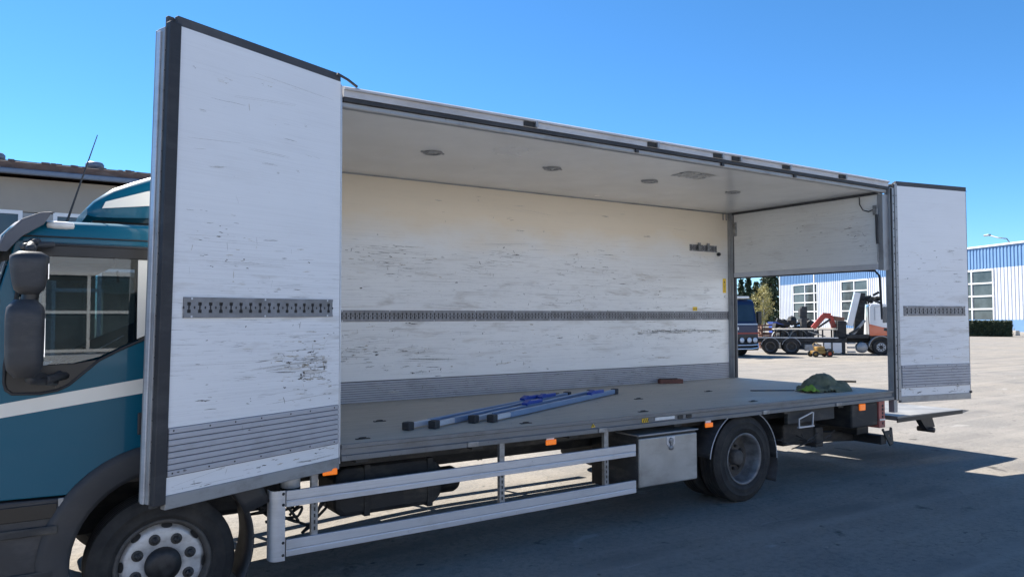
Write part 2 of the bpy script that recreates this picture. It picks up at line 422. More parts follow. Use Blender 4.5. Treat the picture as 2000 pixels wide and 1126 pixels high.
# ------------------------------------------------------------------ mesh helpers
class MB:
    def __init__(self):
        self.v = []; self.f = []; self.sm = []
    def add(self, vs, fs, smooth=False):
        o = len(self.v)
        self.v += [Vector(p) for p in vs]
        self.f += [tuple(i+o for i in q) for q in fs]
        self.sm += [smooth]*len(fs)
        return self
    def box(self, x0, x1, y0, y1, z0, z1):
        vs = [(x, y, z) for z in (z0, z1) for y in (y0, y1) for x in (x0, x1)]
        return self.add(vs, [(0, 2, 3, 1), (4, 5, 7, 6), (0, 1, 5, 4), (2, 6, 7, 3), (0, 4, 6, 2), (1, 3, 7, 5)])
    def obox(self, a, b, width, height, upv=(0, 0, 1)):
        """bar with rectangular section from a to b"""
        a = Vector(a); b = Vector(b)
        d = (b-a).normalized()
        u = Vector(upv)
        s = d.cross(u).normalized()*width/2
        u = s.cross(d).normalized()*height/2
        vs = [a-s-u, a+s-u, a+s+u, a-s+u, b-s-u, b+s-u, b+s+u, b-s+u]
        return self.add(vs, [(0, 1, 2, 3), (7, 6, 5, 4), (0, 4, 5, 1), (1, 5, 6, 2), (2, 6, 7, 3), (3, 7, 4, 0)])
    def lathe(self, prof, o, axis='y', seg=32, smooth=True, closed=False):
        o = Vector(o)
        vs = []
        for r, h in prof:
            for k in range(seg):
                a = 2*PI*k/seg
                c, s = r*math.cos(a), r*math.sin(a)
                vs.append(o + (Vector((c, h, s)) if axis == 'y' else Vector((c, s, h)) if axis == 'z' else Vector((h, c, s))))
        fs = []
        n = len(prof)
        for i in range(n if closed else n-1):
            j = (i+1) % n
            for k in range(seg):
                k2 = (k+1) % seg
                fs.append((i*seg+k, i*seg+k2, j*seg+k2, j*seg+k))
        self.add(vs, fs, smooth)
        if not closed:
            for i in (0, n-1):
                if prof[i][0] > 1e-5:
                    self.add([vs[i*seg+k] for k in range(seg)], [tuple(range(seg))])
        return self
    def tube(self, pts, r, seg=8, smooth=True):
        pts = [Vector(p) for p in pts]
        n = len(pts)
        rs = r if isinstance(r, (list, tuple)) else [r]*n
        vs = []
        ref = None
        for i, p in enumerate(pts):
            d = (pts[min(i+1, n-1)] - pts[max(i-1, 0)])
            if d.length < 1e-9:
                d = Vector((0, 0, 1))
            d.normalize()
            if ref is None:
                ref = Vector((0, 0, 1)) if abs(d.z) < 0.9 else Vector((1, 0, 0))
            s = d.cross(ref).normalized()
            u = s.cross(d)
            ref = u
            for k in range(seg):
                a = 2*PI*k/seg
                vs.append(p + (s*math.cos(a)+u*math.sin(a))*rs[i])
        fs = []
        for i in range(n-1):
            for k in range(seg):
                k2 = (k+1) % seg
                fs.append((i*seg+k, i*seg+k2, (i+1)*seg+k2, (i+1)*seg+k))
        self.add(vs, fs, smooth)
        self.add(vs[:seg], [tuple(range(seg))])
        self.add(vs[-seg:], [tuple(range(seg))])
        return self
    def prism(self, poly, y0, y1, plane='xz', holes=()):
        """2D polygon (with holes) extruded between two depths"""
        def mk(p, d):
            return (p[0], d, p[1]) if plane == 'xz' else (d, p[0], p[1]) if plane == 'yz' else (p[0], p[1], d)
        loops = [[Vector((p[0], p[1], 0)) for p in poly]] + [[Vector((p[0], p[1], 0)) for p in h] for h in holes]
        tris = tessellate_polygon(loops)
        flat = [p for l in loops for p in l]
        n = len(flat)
        vs = [mk(p, y0) for p in flat] + [mk(p, y1) for p in flat]
        fs = [tuple(t) for t in tris] + [tuple(i+n for i in reversed(t)) for t in tris]
        o = 0
        for l in loops:
            m = len(l)
            for i in range(m):
                j = (i+1) % m
                fs.append((o+i, o+j, n+o+j, n+o+i))
            o += m
        return self.add(vs, fs)
    def loft(self, rows, smooth=True, closed=False):
        n = len(rows[0])
        vs = [p for r in rows for p in r]
        fs = []
        for i in range(len(rows)-1):
            for k in range(n if closed else n-1):
                k2 = (k+1) % n
                fs.append((i*n+k, i*n+k2, (i+1)*n+k2, (i+1)*n+k))
        return self.add(vs, fs, smooth)
    def build(self, name, mat, parent=None, bevel=0.0, seg=2, solid=0.0, off=None, kind=None):
        me = bpy.data.meshes.new(name)
        if off is None:
            off = Vector(parent['_o']) if parent is not None and '_o' in parent else Vector((0, 0, 0))
        me.from_pydata([p-off for p in self.v], [], self.f)
        me.update()
        bm = bmesh.new()
        bm.from_mesh(me)
        bmesh.ops.recalc_face_normals(bm, faces=bm.faces)
        bm.to_mesh(me)
        bm.free()
        for p, s in zip(me.polygons, self.sm):
            p.use_smooth = s
        me.materials.append(MT[mat])
        o = bpy.data.objects.new(name, me)
        if kind or any(k in name for k in ('rivets', 'screws', 'bolts', 'slots', 'track_recess', 'lamp_holes', '_print', 'marks')):
            o['kind'] = kind or 'stuff'
        C.objects.link(o)
        if parent is not None:
            o.parent = parent
            if '_o' in parent:
                o['_o'] = parent['_o']
        if solid:
            m = o.modifiers.new('thickness', 'SOLIDIFY'); m.thickness = solid; m.offset = 0
        if bevel:
            m = o.modifiers.new('bevel', 'BEVEL'); m.width = bevel; m.segments = seg; m.limit_method = 'ANGLE'
            m.harden_normals = False
        return o

def thing(name, label, cat, loc=(0, 0, 0), rotz=0.0, group=None, world=True):
    """Empty at the thing's base; meshes under it are given in world coordinates when world=True"""
    o = bpy.data.objects.new(name, None)
    o.empty_display_size = 0.2
    C.objects.link(o)
    o.location = loc
    o.rotation_euler = (0, 0, rotz)
    if world:
        o['_o'] = tuple(loc)
    tag(o, label, cat, group)
    return o

def tag(o, label=None, cat=None, group=None, kind=None):
    if label: o['label'] = label
    if cat: o['category'] = cat
    if group: o['group'] = group
    if kind: o['kind'] = kind
    return o

def copy_tree(o, parent=None):
    c = o.copy()
    C.objects.link(c)
    c.parent = parent
    for ch in list(o.children):
        copy_tree(ch, c)
    return c

# ------------------------------------------------------------------ ground
def ground_z(x, y):
    """the yard falls a little towards the front of the lorry"""
    t = min(1, max(0, (-5.2-x)/3.0))
    return -0.10*t*t*(3-2*t)
def axis_steps(lo, hi, fine_lo, fine_hi, step):
    a = [lo, lo/4 if lo < 0 else lo, fine_lo-40]
    x = fine_lo
    while x <= fine_hi+1e-6:
        a.append(x); x += step
    return a+[fine_hi+40, hi/4, hi]
gx = axis_steps(-3000, 3000, -9.0, -5.0, 0.25)
gy = [-3000, -700, -60, 60, 700, 3000]
gb = MB()
gb.loft([[(x, y, ground_z(x, y)) for x in gx] for y in gy])
tag(gb.build('ground', 'ground'), kind='structure')

# ================================================================== THE BOX TRUCK
T = thing('box_truck', 'blue-cab box lorry with its white cargo body opened along the side', 'truck', (-3.6, 1.24, 0))
ZF, ZC, W = 1.017, 3.51, 2.48
XF, XR = -7.35, 0.10

# --- deck
deck = MB().box(XF, XR+0.02, 0.035, W, ZF-0.045, ZF).build('cargo_floor', 'deck', T, 0.002)
# lashing rings let into the deck near the edge and stray spots
for x, y in ((-6.85, 0.17), (-5.35, 0.16), (-3.95, 0.18), (-2.35, 0.16), (-6.35, 1.0), (-4.6, 1.25), (-3.2, 1.05), (-1.9, 1.2)):
    b = MB().box(x-0.055, x+0.055, y-0.018, y+0.018, ZF+0.001, ZF+0.006)
    b.tube([(x-0.03+0.06*i/6, y+0.012*math.sin(PI*i/6), ZF+0.010) for i in range(7)], 0.004, 6)
    b.build('lashing_ring', 'nut', deck)

# --- side sill: stepped aluminium extrusion
sill = MB()
prof = [(0.034, ZF-0.001), (0.0, ZF-0.001), (0.0, ZF-0.028), (0.012, ZF-0.034), (0.012, ZF-0.075), (-0.004, ZF-0.082), (-0.004, ZF-0.118), (0.02, ZF-0.122), (0.034, ZF-0.122)]
XN = -7.08
sill.loft([[(x, y, z) for y, z in prof] for x in (XN, XR+0.02)], smooth=False)
sill.add([(XN, y, z) for y, z in prof], [tuple(range(len(prof)))])
sill.add([(XR+0.02, y, z) for y, z in prof], [tuple(range(len(prof)))])
sill = sill.build('side_sill', 'sill', T)
for x in (-5.98, -4.62, -2.35, -1.05):
    b = MB().box(x-0.05, x+0.05, -0.016, -0.0045, ZF-0.118, ZF-0.076)
    b.tube([(x+0.035, -0.02, ZF-0.098), (x+0.035, -0.008, ZF-0.098)], 0.012, 8)
    b.build('latch_plate', 'galv', sill, 0.003)
MB().box(-3.96, -3.70, 0.004, 0.0105, ZF-0.066, ZF-0.036).build('white_plate', 'whitetag', sill, 0.002)
hz = MB().box(-4.125, -4.045, 0.005, 0.0105, ZF-0.072, ZF-0.034).build('warning_sticker', 'yellow', sill)
hb = MB()
for k in range(3):
    x = -4.115+k*0.026
    hb.prism([(x, ZF-0.069), (x+0.010, ZF-0.069), (x+0.018, ZF-0.037), (x+0.008, ZF-0.037)], 0.002, 0.0045)
hb.build('sticker_print', 'ink', sill)
tri = MB().prism([(-4.745, ZF-0.066), (-4.695, ZF-0.066), (-4.72, ZF-0.036)], 0.005, 0.0105).build('warning_sticker', 'yellow', sill)
MB().prism([(-4.728, ZF-0.060), (-4.712, ZF-0.060), (-4.72, ZF-0.042)], 0.0025, 0.0045).build('sticker_print', 'ink', sill)
for x in (-3.62, -3.50):
    MB().box(x-0.035, x+0.035, 0.001, 0.0115, ZF-0.072, ZF-0.038).build('stop_block', 'nut', sill, 0.004)
# deck front and lower structure
MB().box(XF, XR, 0.04, 2.33, ZF-0.12, ZF-0.05).build('floor_frame', 'frame_grey', T)

# --- far wall
wall = MB().box(XF, 0.0, W, W+0.035, ZF-0.004, ZC+0.13).build('far_wall', 'wall', T)
sh = 0.224/9
for k in range(9):
    z = ZF+0.003+k*sh
    p = [(W-0.010, z+0.0015), (W-0.012, z+0.004), (W-0.012, z+sh-0.006), (W-0.010, z+sh-0.0035), (W-0.0022, z+sh-0.0035), (W-0.0022, z+0.0015)]
    b = MB().loft([[(x, y, zz) for y, zz in p] for x in (XF+0.06, -0.03)], smooth=False, closed=True)
    b.build('kick_slat', 'kick', wall)
MB().box(XF+0.06, -0.03, W-0.006, W-0.0005, ZF+0.2275, ZF+0.2335).build('kick_top_line', 'rubber_grey', wall)
MB().box(XF+0.06, -0.03, W-0.002, W-0.0005, ZF+0.001, ZF+0.2270).build('kick_backing', 'rubber_grey', wall)

def load_track(x0, x1, z0, z1, parent, mat3=None, pitch=0.0508):
    """slotted lashing rail: two lips, webs between the slots, a round hole in each web; local x along rail, y out of wall"""
    P = (lambda x, y, z: Vector((x, y, z))) if mat3 is None else mat3
    m = MB()
    def bx(a, b, c, d, e, f):
        vs = [P(x, y, z) for z in (e, f) for y in (c, d) for x in (a, b)]
        m.add(vs, [(0, 2, 3, 1), (4, 5, 7, 6), (0, 1, 5, 4), (2, 6, 7, 3), (0, 4, 6, 2), (1, 3, 7, 5)])
    h = z1-z0
    lip = h*0.24
    bx(x0, x1, -0.012, 0, z0, z0+lip*0.55)
    bx(x0, x1, -0.008, 0, z0+lip*0.55, z0+lip)
    bx(x0, x1, -0.008, 0, z1-lip, z1-lip*0.55)
    bx(x0, x1, -0.012, 0, z1-lip*0.55, z1)
    n = int((x1-x0)/pitch)
    off = (x1-x0-n*pitch)/2
    for k in range(n+1):
        x = x0+off+k*pitch
        ww = pitch*0.33
        bx(max(x0, x-ww), min(x1, x+ww), -0.0075, -0.001, z0+lip, z1-lip)
        if k < n:   # shoulders that make each slot I-shaped
            xm = x+pitch/2
            bx(xm-pitch*0.17, xm-pitch*0.07, -0.0072, -0.001, (z0+z1)/2-h*0.10, (z0+z1)/2+h*0.10)
            bx(xm+pitch*0.07, xm+pitch*0.17, -0.0072, -0.001, (z0+z1)/2-h*0.10, (z0+z1)/2+h*0.10)
    o = m.build('load_track', 'track', parent)
    r = MB()
    m2 = r
    vs = [P(x, y, z) for z in (z0+0.004, z1-0.004) for y in (-0.0009, 0) for x in (x0+0.004, x1-0.004)]
    r.add(vs, [(0, 2, 3, 1), (4, 5, 7, 6), (0, 1, 5, 4), (2, 6, 7, 3), (0, 4, 6, 2), (1, 3, 7, 5)])
    # round web holes, read dark
    for k in range(n+1):
        x = x0+off+k*pitch
        q = [P(x+0.006*math.cos(a*PI/4), -0.0079, (z0+z1)/2+0.009*math.sin(a*PI/4)) for a in range(8)]
        r.add(q, [tuple(range(8))])
    r.build('track_recess', 'recess', parent)
    rv = MB()
    for k in range(max(2, int((x1-x0)/0.55))+1):
        x = x0+0.05+(x1-x0-0.1)*k/max(2, int((x1-x0)/0.55))
        for z in (z0+lip*0.3, z1-lip*0.3):
            q = [P(x+0.007*math.cos(a*PI/4), -0.0135, z+0.007*math.sin(a*PI/4)) for a in range(8)]
            rv.add(q, [tuple(range(8))])
    rv.build('track_rivets', 'alu', parent)
    return o

load_track(XF+0.05, -0.02, 1.895, 2.02, wall, lambda x, y, z: Vector((x, W+y, z)))
load_track(-0.84, -0.27, 2.905, 3.0, wall, lambda x, y, z: Vector((x, W+y, z)))
for x in (-0.66, -0.47):
    b = MB().box(x-0.022, x+0.022, W-0.035, W-0.013, 2.92, 3.03)
    b.box(x-0.03, x+0.03, W-0.05, W-0.0355, 2.935, 2.975)
    b.build('track_hook', 'galv' , wall, 0.004)
kn = MB().lathe([(0.0, 0.0), (0.022, 0.002), (0.028, 0.02), (0.02, 0.05), (0, 0.052)], (-0.25, W-0.053, 2.875), 'y', 14).build('wall_knob', 'nut', wall)
for x in (-0.125, -0.055):
    MB().tube([(x, W-0.014, 3.40), (x, W-0.014, 3.505)], 0.009, 8).build('bolt_stud', 'galv', wall)
st = MB().box(-0.14, -0.07, W-0.004, W-0.0006, 2.30, 2.515).build('caution_label', 'yellow', wall)
pr = MB()
for z in (2.33, 2.36, 2.385, 2.41):
    pr.box(-0.125, -0.085, W-0.006, W-0.0045, z, z+0.006)
pr.prism([(-0.12, 2.45), (-0.09, 2.45), (-0.105, 2.48)], W-0.006, W-0.0045)
pr.build('label_print', 'ink', wall)
st2 = MB().box(-0.79, -0.70, W-0.004, W-0.0006, 2.028, 2.085).build('caution_label', 'yellow', wall)
pr = MB().box(-0.78, -0.75, W-0.006, W-0.0045, 2.05, 2.058)
pr.prism([(-0.735, 2.045), (-0.71, 2.045), (-0.7225, 2.07)], W-0.006, W-0.0045)
pr.build('label_print', 'ink', wall)
MB().lathe([(0.0, 0), (0.022, 0), (0.022, 0.003), (0, 0.003)], (-0.095, W-0.0036, 2.25), 'y', 14).build('round_label', 'whitetag', wall)
# joint line between wall and ceiling
MB().box(XF, -0.02, W-0.012, W-0.0005, ZC-0.014, ZC-0.001).build('ceiling_cove', 'alu_dirty', wall)

# --- front bulkhead and roof
MB().box(XF-0.05, XF-0.001, 0.0, W+0.05, ZF-0.11, ZC+0.13).build('front_bulkhead', 'outer', T)
roof = MB().box(XF, 0.05, 0.055, W-0.001, ZC, ZC+0.11).build('roof_panel', 'ceiling', T)
MB().box(XF, 0.08, 0.09, W-0.01, ZC+0.111, ZC+0.135).build('roof_skin', 'outer', roof)
for x in (-5.78, -4.36, -2.96, -1.53):
    y = 1.09
    lamp = MB().lathe([(0.062, 0.0), (0.092, 0.0), (0.096, -0.006), (0.088, -0.014), (0.066, -0.012)], (x, y, ZC-0.0005), 'z', 28, closed=True).build('ceiling_lamp', 'lamp', roof)
    b = MB().lathe([(0.0, -0.010), (0.066, -0.006), (0.066, -0.001), (0, -0.001)], (x, y, ZC-0.0005), 'z', 24)
    b.build('lamp_lens', 'lampglass', roof)
    for s in (-1, 1):
        MB().box(x+s*0.105-0.016, x+s*0.105+0.016, y-0.012, y+0.012, ZC-0.010, ZC-0.0006).build('lamp_clip', 'lamp', roof)
tp = MB()
rows = []
for i in range(9):
    rows.append([(-3.02+0.055*j+0.008*random.uniform(-1, 1), 0.42+0.035*i+0.006*random.uniform(-1, 1), ZC-0.002-0.005*random.random()) for j in range(9)])
tp.loft(rows, smooth=False)
tp.build('tape_patch', 'tape', roof)
# near roof edge: white gutter profile, black seal, aluminium lip
rail = MB()
prof = [(0.10, ZC-0.001), (0.085, ZC-0.012), (0.035, ZC-0.012), (0.03, ZC-0.002), (0.03, ZC+0.025), (0.052, ZC+0.026)]
rail.loft([[(x, y, z) for y, z in prof] for x in (XN, XR)], smooth=False, closed=True)
rail.build('roof_inner_lip', 'alu_dirty', T)
MB().box(XN, XR, 0.006, 0.052, ZC+0.027, ZC+0.060).build('roof_seal', 'rubber', T, 0.004)
prof = [(0.088, ZC+0.061), (0.0, ZC+0.061), (0.0, ZC+0.108), (-0.022, ZC+0.112), (-0.022, ZC+0.126), (0.01, ZC+0.142), (0.088, ZC+0.150)]
gutter = MB()
gutter.loft([[(x, y, z) for y, z in prof] for x in (XN, XR)], smooth=False, closed=True)
for x in (XN, XR):
    gutter.add([(x, y, z) for y, z in prof], [tuple(range(len(prof)))])
gutter = gutter.build('roof_edge_rail', 'rail_white', T)
for x in (-5.42, -3.98, -3.06, -2.78, -1.95, -0.9):
    b = MB().box(x-0.055, x+0.055, -0.012, -0.0005, ZC+0.064, ZC+0.106)
    b.build('latch_pocket', 'recess', gutter, 0.004)
    b = MB().box(x+0.058, x+0.085, -0.03, -0.001, ZC+0.064, ZC+0.112)
    b.build('latch_keeper', 'alu_dirty', gutter, 0.004)
for x in (-4.15, -2.95, -1.75):
    MB().box(x-0.02, x+0.02, 0.012, 0.03, ZC-0.004, ZC+0.026).build('seal_clip', 'nut', gutter)
MB().tube([(-7.14, -0.02, ZC+0.215), (-7.05, 0.0, ZC+0.19), (-6.97, 0.02, ZC+0.155)], 0.010, 6).build('door_catch', 'rubber_grey', gutter)

# --- rear frame: two posts, header, upper flap
post = MB().box(-0.005, 0.085, W-0.085, W+0.05, ZF-0.10, ZC+0.125).build('rear_post', 'alu_post', T, 0.004)
MB().box(-0.02, -0.006, W-0.05, W-0.001, ZF, ZC-0.01).build('post_cover', 'alu_post', post, 0.002)
MB().box(0.01, 0.06, W-0.10, W-0.086, ZF+0.01, ZC-0.02).build('post_seal', 'rubber', post, 0.003)
MB().box(-0.018, 0.03, W-0.155, W-0.1005, 3.15, 3.36).build('hinge_box', 'galv', post, 0.004)
post2 = MB().box(0.128, 0.205, 0.0, 0.075, ZF-0.28, ZC+0.06).build('rear_post', 'alu_post', T, 0.004)
for y0, y1, x0, x1, m in ((-0.014, -0.001, 0.131, 0.145, 'rubber'), (-0.020, -0.001, 0.148, 0.185, 'alu_post'), (-0.014, -0.001, 0.188, 0.200, 'rubber')):
    MB().box(x0, x1, y0, y1, ZF-0.12, ZC+0.05).build('post_profile', m, post2, 0.003)
bt = MB()
for k in range(24):
    z = ZF+0.03+k*0.105
    bt.lathe([(0.0, -0.006), (0.006, -0.005), (0.008, 0)], (0.166, -0.0205, z), 'y', 8)
bt.build('post_rivets', 'nut', post2)
MB().box(0.0, 0.09, 0.076, W-0.086, ZC-0.03, ZC+0.109).build('rear_header', 'alu_post', T, 0.004)
MB().box(-0.02, -0.001, 0.08, W-0.09, ZC-0.035, ZC-0.004).build('header_seal', 'rubber_grey', T, 0.003)
# upper flap (closed upper half of the rear)
flap = MB().box(0.008, 0.045, 0.105, W-0.102, 2.60, ZC-0.032).build('rear_upper_flap', 'flap', T)
MB().box(-0.004, 0.052, 0.10, W-0.10, 2.53, 2.598).build('flap_bottom_rail', 'alu', flap, 0.004)
MB().box(0.010, 0.127, 0.03, 0.098, 2.52, ZC-0.036).build('flap_side_seal', 'alu_post', flap)
MB().tube([(0.03, W-0.10, 2.525), (0.03, 0.30, 2.525), (0.03, 0.16, 2.515), (0.03, 0.10, 2.45), (0.03, 0.088, 2.2), (0.03, 0.079, 1.9)], 0.014, 8).build('rubber_edge', 'rubber', flap)
MB().tube([(-0.01, 0.10, 3.30), (-0.02, 0.095, 2.98), (-0.02, 0.088, 2.85)], 0.016, 8).build('gas_strut', 'rubber', flap)
MB().tube([(-0.02, 0.088, 2.86), (-0.022, 0.082, 2.62)], 0.007, 8).build('strut_rod', 'alu_post', flap)
MB().box(-0.03, 0.006, 0.078, 0.14, 3.22, 3.34).build('strut_bracket', 'galv', flap, 0.004)
MB().tube([(-0.005, 0.33, 3.47), (-0.012, 0.325, 3.38), (-0.015, 0.28, 3.30), (-0.015, 0.20, 3.27), (-0.01, 0.14, 3.29)], 0.007, 6).build('lamp_cable', 'rubber', flap)

# --- side doors: local frame along the panel
def side_door(P, width, ztop, zbot, hinge_first):
    """P(s, n, z): s along the panel from hinge to free edge, n out of the inner face"""
    def B(m, s0, s1, n0, n1, z0, z1):
        vs = [P(s, n, z) for z in (z0, z1) for n in (n0, n1) for s in (s0, s1)]
        return m.add(vs, [(0, 2, 3, 1), (4, 5, 7, 6), (0, 1, 5, 4), (2, 6, 7, 3), (0, 4, 6, 2), (1, 3, 7, 5)])
    d = B(MB(), 0.0, width, -0.042, 0.0, zbot, ztop).build('side_door', 'door', T)
    # second panel folded flat behind the first
    B(MB(), 0.02, width-0.01, -0.118, -0.074, zbot, ztop).build('folded_panel', 'outer', d)
    B(MB(), 0.0, width+0.02, -0.07, -0.0425, ztop-0.02, ztop+0.052).build('top_seal', 'rubber_grey', d, 0.004)
    B(MB(), -0.005, width+0.02, -0.041, -0.004, ztop+0.001, ztop+0.060).build('top_channel', 'rubber_grey', d, 0.004)
    # slats of the kick plate
    n = 8
    z0, z1 = zbot+0.105, zbot+0.385
    h = (z1-z0)/n
    for k in range(n):
        z = z0+k*h
        p = [(0.010, z+0.002), (0.012, z+0.005), (0.012, z+h-0.0055), (0.010, z+h-0.0025), (0.0022, z+h-0.0025), (0.0022, z+0.002)]
        MB().loft([[P(s, nn, zz) for nn, zz in p] for s in (0.012, width-0.004)], smooth=False, closed=True).build('kick_slat', 'kick', d)
    B(MB(), 0.010, width-0.002, 0.0006, 0.0020, z0-0.003, z1).build('kick_backing', 'rubber_grey', d)
    sc_ = MB()
    for k in range(7):
        s = 0.05+(width-0.10)*k/6+0.02*math.sin(k*2.3)
        for z in (z0+h*0.5, z1-h*0.5):
            q = [P(s+0.006*math.cos(a*PI/3), 0.0125, z+0.006*math.sin(a*PI/3)) for a in range(6)]
            sc_.add(q, [tuple(range(6))])
    sc_.build('kick_screws', 'nut', d)
    # bottom rail
    B(MB(), -0.004, width+0.004, -0.045, 0.006, zbot-0.082, zbot-0.001).build('bottom_rail', 'alu_dirty', d, 0.004)
    load_track(0.07, width-0.07, 1.945, 2.07, d, lambda x, y, z: P(x, -y, z), 0.071)
    return d, B

# front door: hinge at (-7.1, .015), free edge at (-8.3, -.42), inner face toward the camera
a = Vector((-7.10, 0.015, 0)); b_ = Vector((-8.30, -0.42, 0))
du = (b_-a).normalized()
nu = Vector((-du.y, du.x, 0))
if nu.y > 0: nu = -nu
wd = (b_-a).length
P1 = lambda s, n, z: a+du*(s*(1-0.016*(z-2.27)))+nu*n+Vector((0, 0, z+0.021*(s/wd)*(z-2.27)))   # the open leaf hangs a little out of square
d1, B1 = side_door(P1, wd, 3.68, 0.925, True)
B1(MB(), wd+0.001, wd+0.075, -0.04, 0.012, 0.875, 3.69).build('edge_seal', 'rubber', d1, 0.006)
B1(MB(), wd+0.020, wd+0.062, -0.072, -0.041, 0.855, 3.735).build('edge_channel', 'rubber_grey', d1, 0.004)
B1(MB(), wd+0.063, wd+0.084, -0.112, -0.036, 0.885, 3.66).build('edge_profile', 'alu_post', d1, 0.003)
B1(MB(), wd+0.0845, wd+0.094, -0.108, -0.07, 0.885, 3.64).build('edge_profile', 'alu', d1, 0.002)
B1(MB(), wd+0.030, wd+0.080, -0.150, -0.113, 0.885, 3.66).build('edge_profile', 'alu_post', d1, 0.004)
rv = MB()
for k in range(22):
    z = 1.0+k*0.12
    q = [P1(wd+0.073+0.005*math.cos(i*PI/4), -0.0352, z+0.006*math.sin(i*PI/4)) for i in range(8)]
    rv.add(q, [tuple(range(8))])
rv.build('edge_rivets', 'nut', d1)
B1(MB(), -0.014, -0.001, -0.05, 0.004, 0.88, 3.66).build('hinge_strip', 'alu', d1, 0.002)

# rear door: hinge at (.25,-.02), free edge at (1.5,-.27)
a2 = Vector((0.255, -0.02, 0)); b2 = Vector((1.475, -0.265, 0))
du2 = (b2-a2).normalized()
nu2 = Vector((-du2.y, du2.x, 0))
if nu2.y > 0: nu2 = -nu2
P2 = lambda s, n, z: a2+du2*s+nu2*n+Vector((0, 0, z))
wd2 = (b2-a2).length
d2, B2 = side_door(P2, wd2, 3.595, 0.935, True)
B2(MB(), -0.05, -0.006, -0.09, 0.010, 0.885, 3.62).build('hinge_profile', 'alu_post', d2, 0.004)
B2(MB(), -0.072, -0.052, -0.08, 0.004, 0.90, 3.62).build('hinge_seal', 'rubber', d2, 0.003)
rv = MB()
for k in range(18):
    z = 1.0+k*0.145
    for s in (-0.028,):
        q = [P2(s+0.007*math.cos(i*PI/4), (0.0105 if s > -0.05 else -0.0045), z+0.007*math.sin(i*PI/4)) for i in range(8)]
        rv.add(q, [tuple(range(8))])
rv.build('hinge_rivets', 'nut', d2)
B2(MB(), wd2-0.02, wd2+0.012, -0.06, 0.018, 0.93, 0.96).build('corner_catch', 'nut', d2, 0.003)
B2(MB(), wd2+0.005, wd2+0.012, -0.03, -0.003, 0.96, 3.58).build('edge_seal', 'rubber', d2)
B2(MB(), wd2-0.01, wd2+0.055, -0.03, -0.022, 3.60, 3.608).build('top_catch', 'rubber', d2)
B2(MB(), -0.27, -0.07, -0.10, -0.02, 3.53, 3.60).build('hinge_head', 'rubber_grey', d2, 0.004)

# --- distinct scuffs and paint chips on the white panels
def scuffs(P, parent, zones, seed, lift=0.0009):
    rnd = random.Random(seed)
    sets = {'scuff_dark': MB(), 'scuff_grey': MB(), 'scuff_brown': MB()}
    for (s0, s1, z0, z1, n, ln, th, mix) in zones:
        for k in range(int(n*1.9)):
            s_, z_ = rnd.uniform(s0, s1), rnd.uniform(z0, z1)
            dn = noise.noise(Vector((s_*1.25+seed*3.1, z_*2.1, seed)))+0.5*noise.noise(Vector((s_*3.5+seed, z_*5.0, seed+4)))
            if rnd.random() > min(1, max(0.06, (dn+0.12)*2.2)):
                continue
            if rnd.random() < 0.12:     # marks come in runs
                s_ = s0+(s1-s0)*rnd.betavariate(3, 3); z_ = z0+(z1-z0)*rnd.betavariate(4, 4)
            mat = 'scuff_dark' if rnd.random() < mix*0.72 else ('scuff_grey' if rnd.random() < 0.6 else 'scuff_brown')
            vert = rnd.random() < 0.14
            l_ = min(0.5, ln*0.65*rnd.expovariate(1.0)+0.006) if rnd.random() < 0.93 else rnd.uniform(0.2, 0.7)
            if l_ > 0.2: mat = 'scuff_grey'
            if vert: l_ = min(l_, 0.05)
            t_ = th*(0.2+1.3*rnd.random()**2.2)*(0.5 if l_ > 0.15 else 1)*(1.6 if mat == 'scuff_dark' and l_ < 0.03 else 1)
            a_ = rnd.gauss(0, 0.05) if not vert else PI/2+rnd.gauss(0, 0.25)
            reps = 1+int(rnd.random()*2.4) if not vert else 1
            for q in range(reps):
                m = sets[mat]
                cs, cz_ = s_+rnd.gauss(0, l_*0.5)*(q > 0), z_+rnd.gauss(0, 0.006)*(q > 0)
                ext = (l_*abs(math.cos(a_))+2*t_)/2+0.004
                if s1-s0 < 2*ext:
                    continue
                cs = min(max(cs, s0+ext), s1-ext)
                cz_ = min(max(cz_, z0), z1)
                n_ = 6
                upp, low = [], []
                for i in range(n_+1):
                    f = i/n_-0.5
                    w_ = t_*(1-(2*f)**2)**0.6*rnd.uniform(0.3, 1)+0.0003
                    j_ = rnd.gauss(0, t_*0.35)
                    cx, cy = f*l_, j_
                    upp.append((cx, cy+w_)); low.append((cx, cy-w_))
                pts = upp+low[::-1]
                ca, sa = math.cos(a_), math.sin(a_)
                q3 = [(cs+x*ca-y*sa, cz_+x*sa+y*ca) for x, y in pts]
                base = len(m.v)
                vs = [P(x, lift, z) for x, z in q3]
                N2 = len(vs)
                m.add(vs, [(i, i+1, N2-2-i, N2-1-i) for i in range(n_)])
    for k, m in sets.items():
        if m.v:
            m.build('scuff_marks', k, parent)
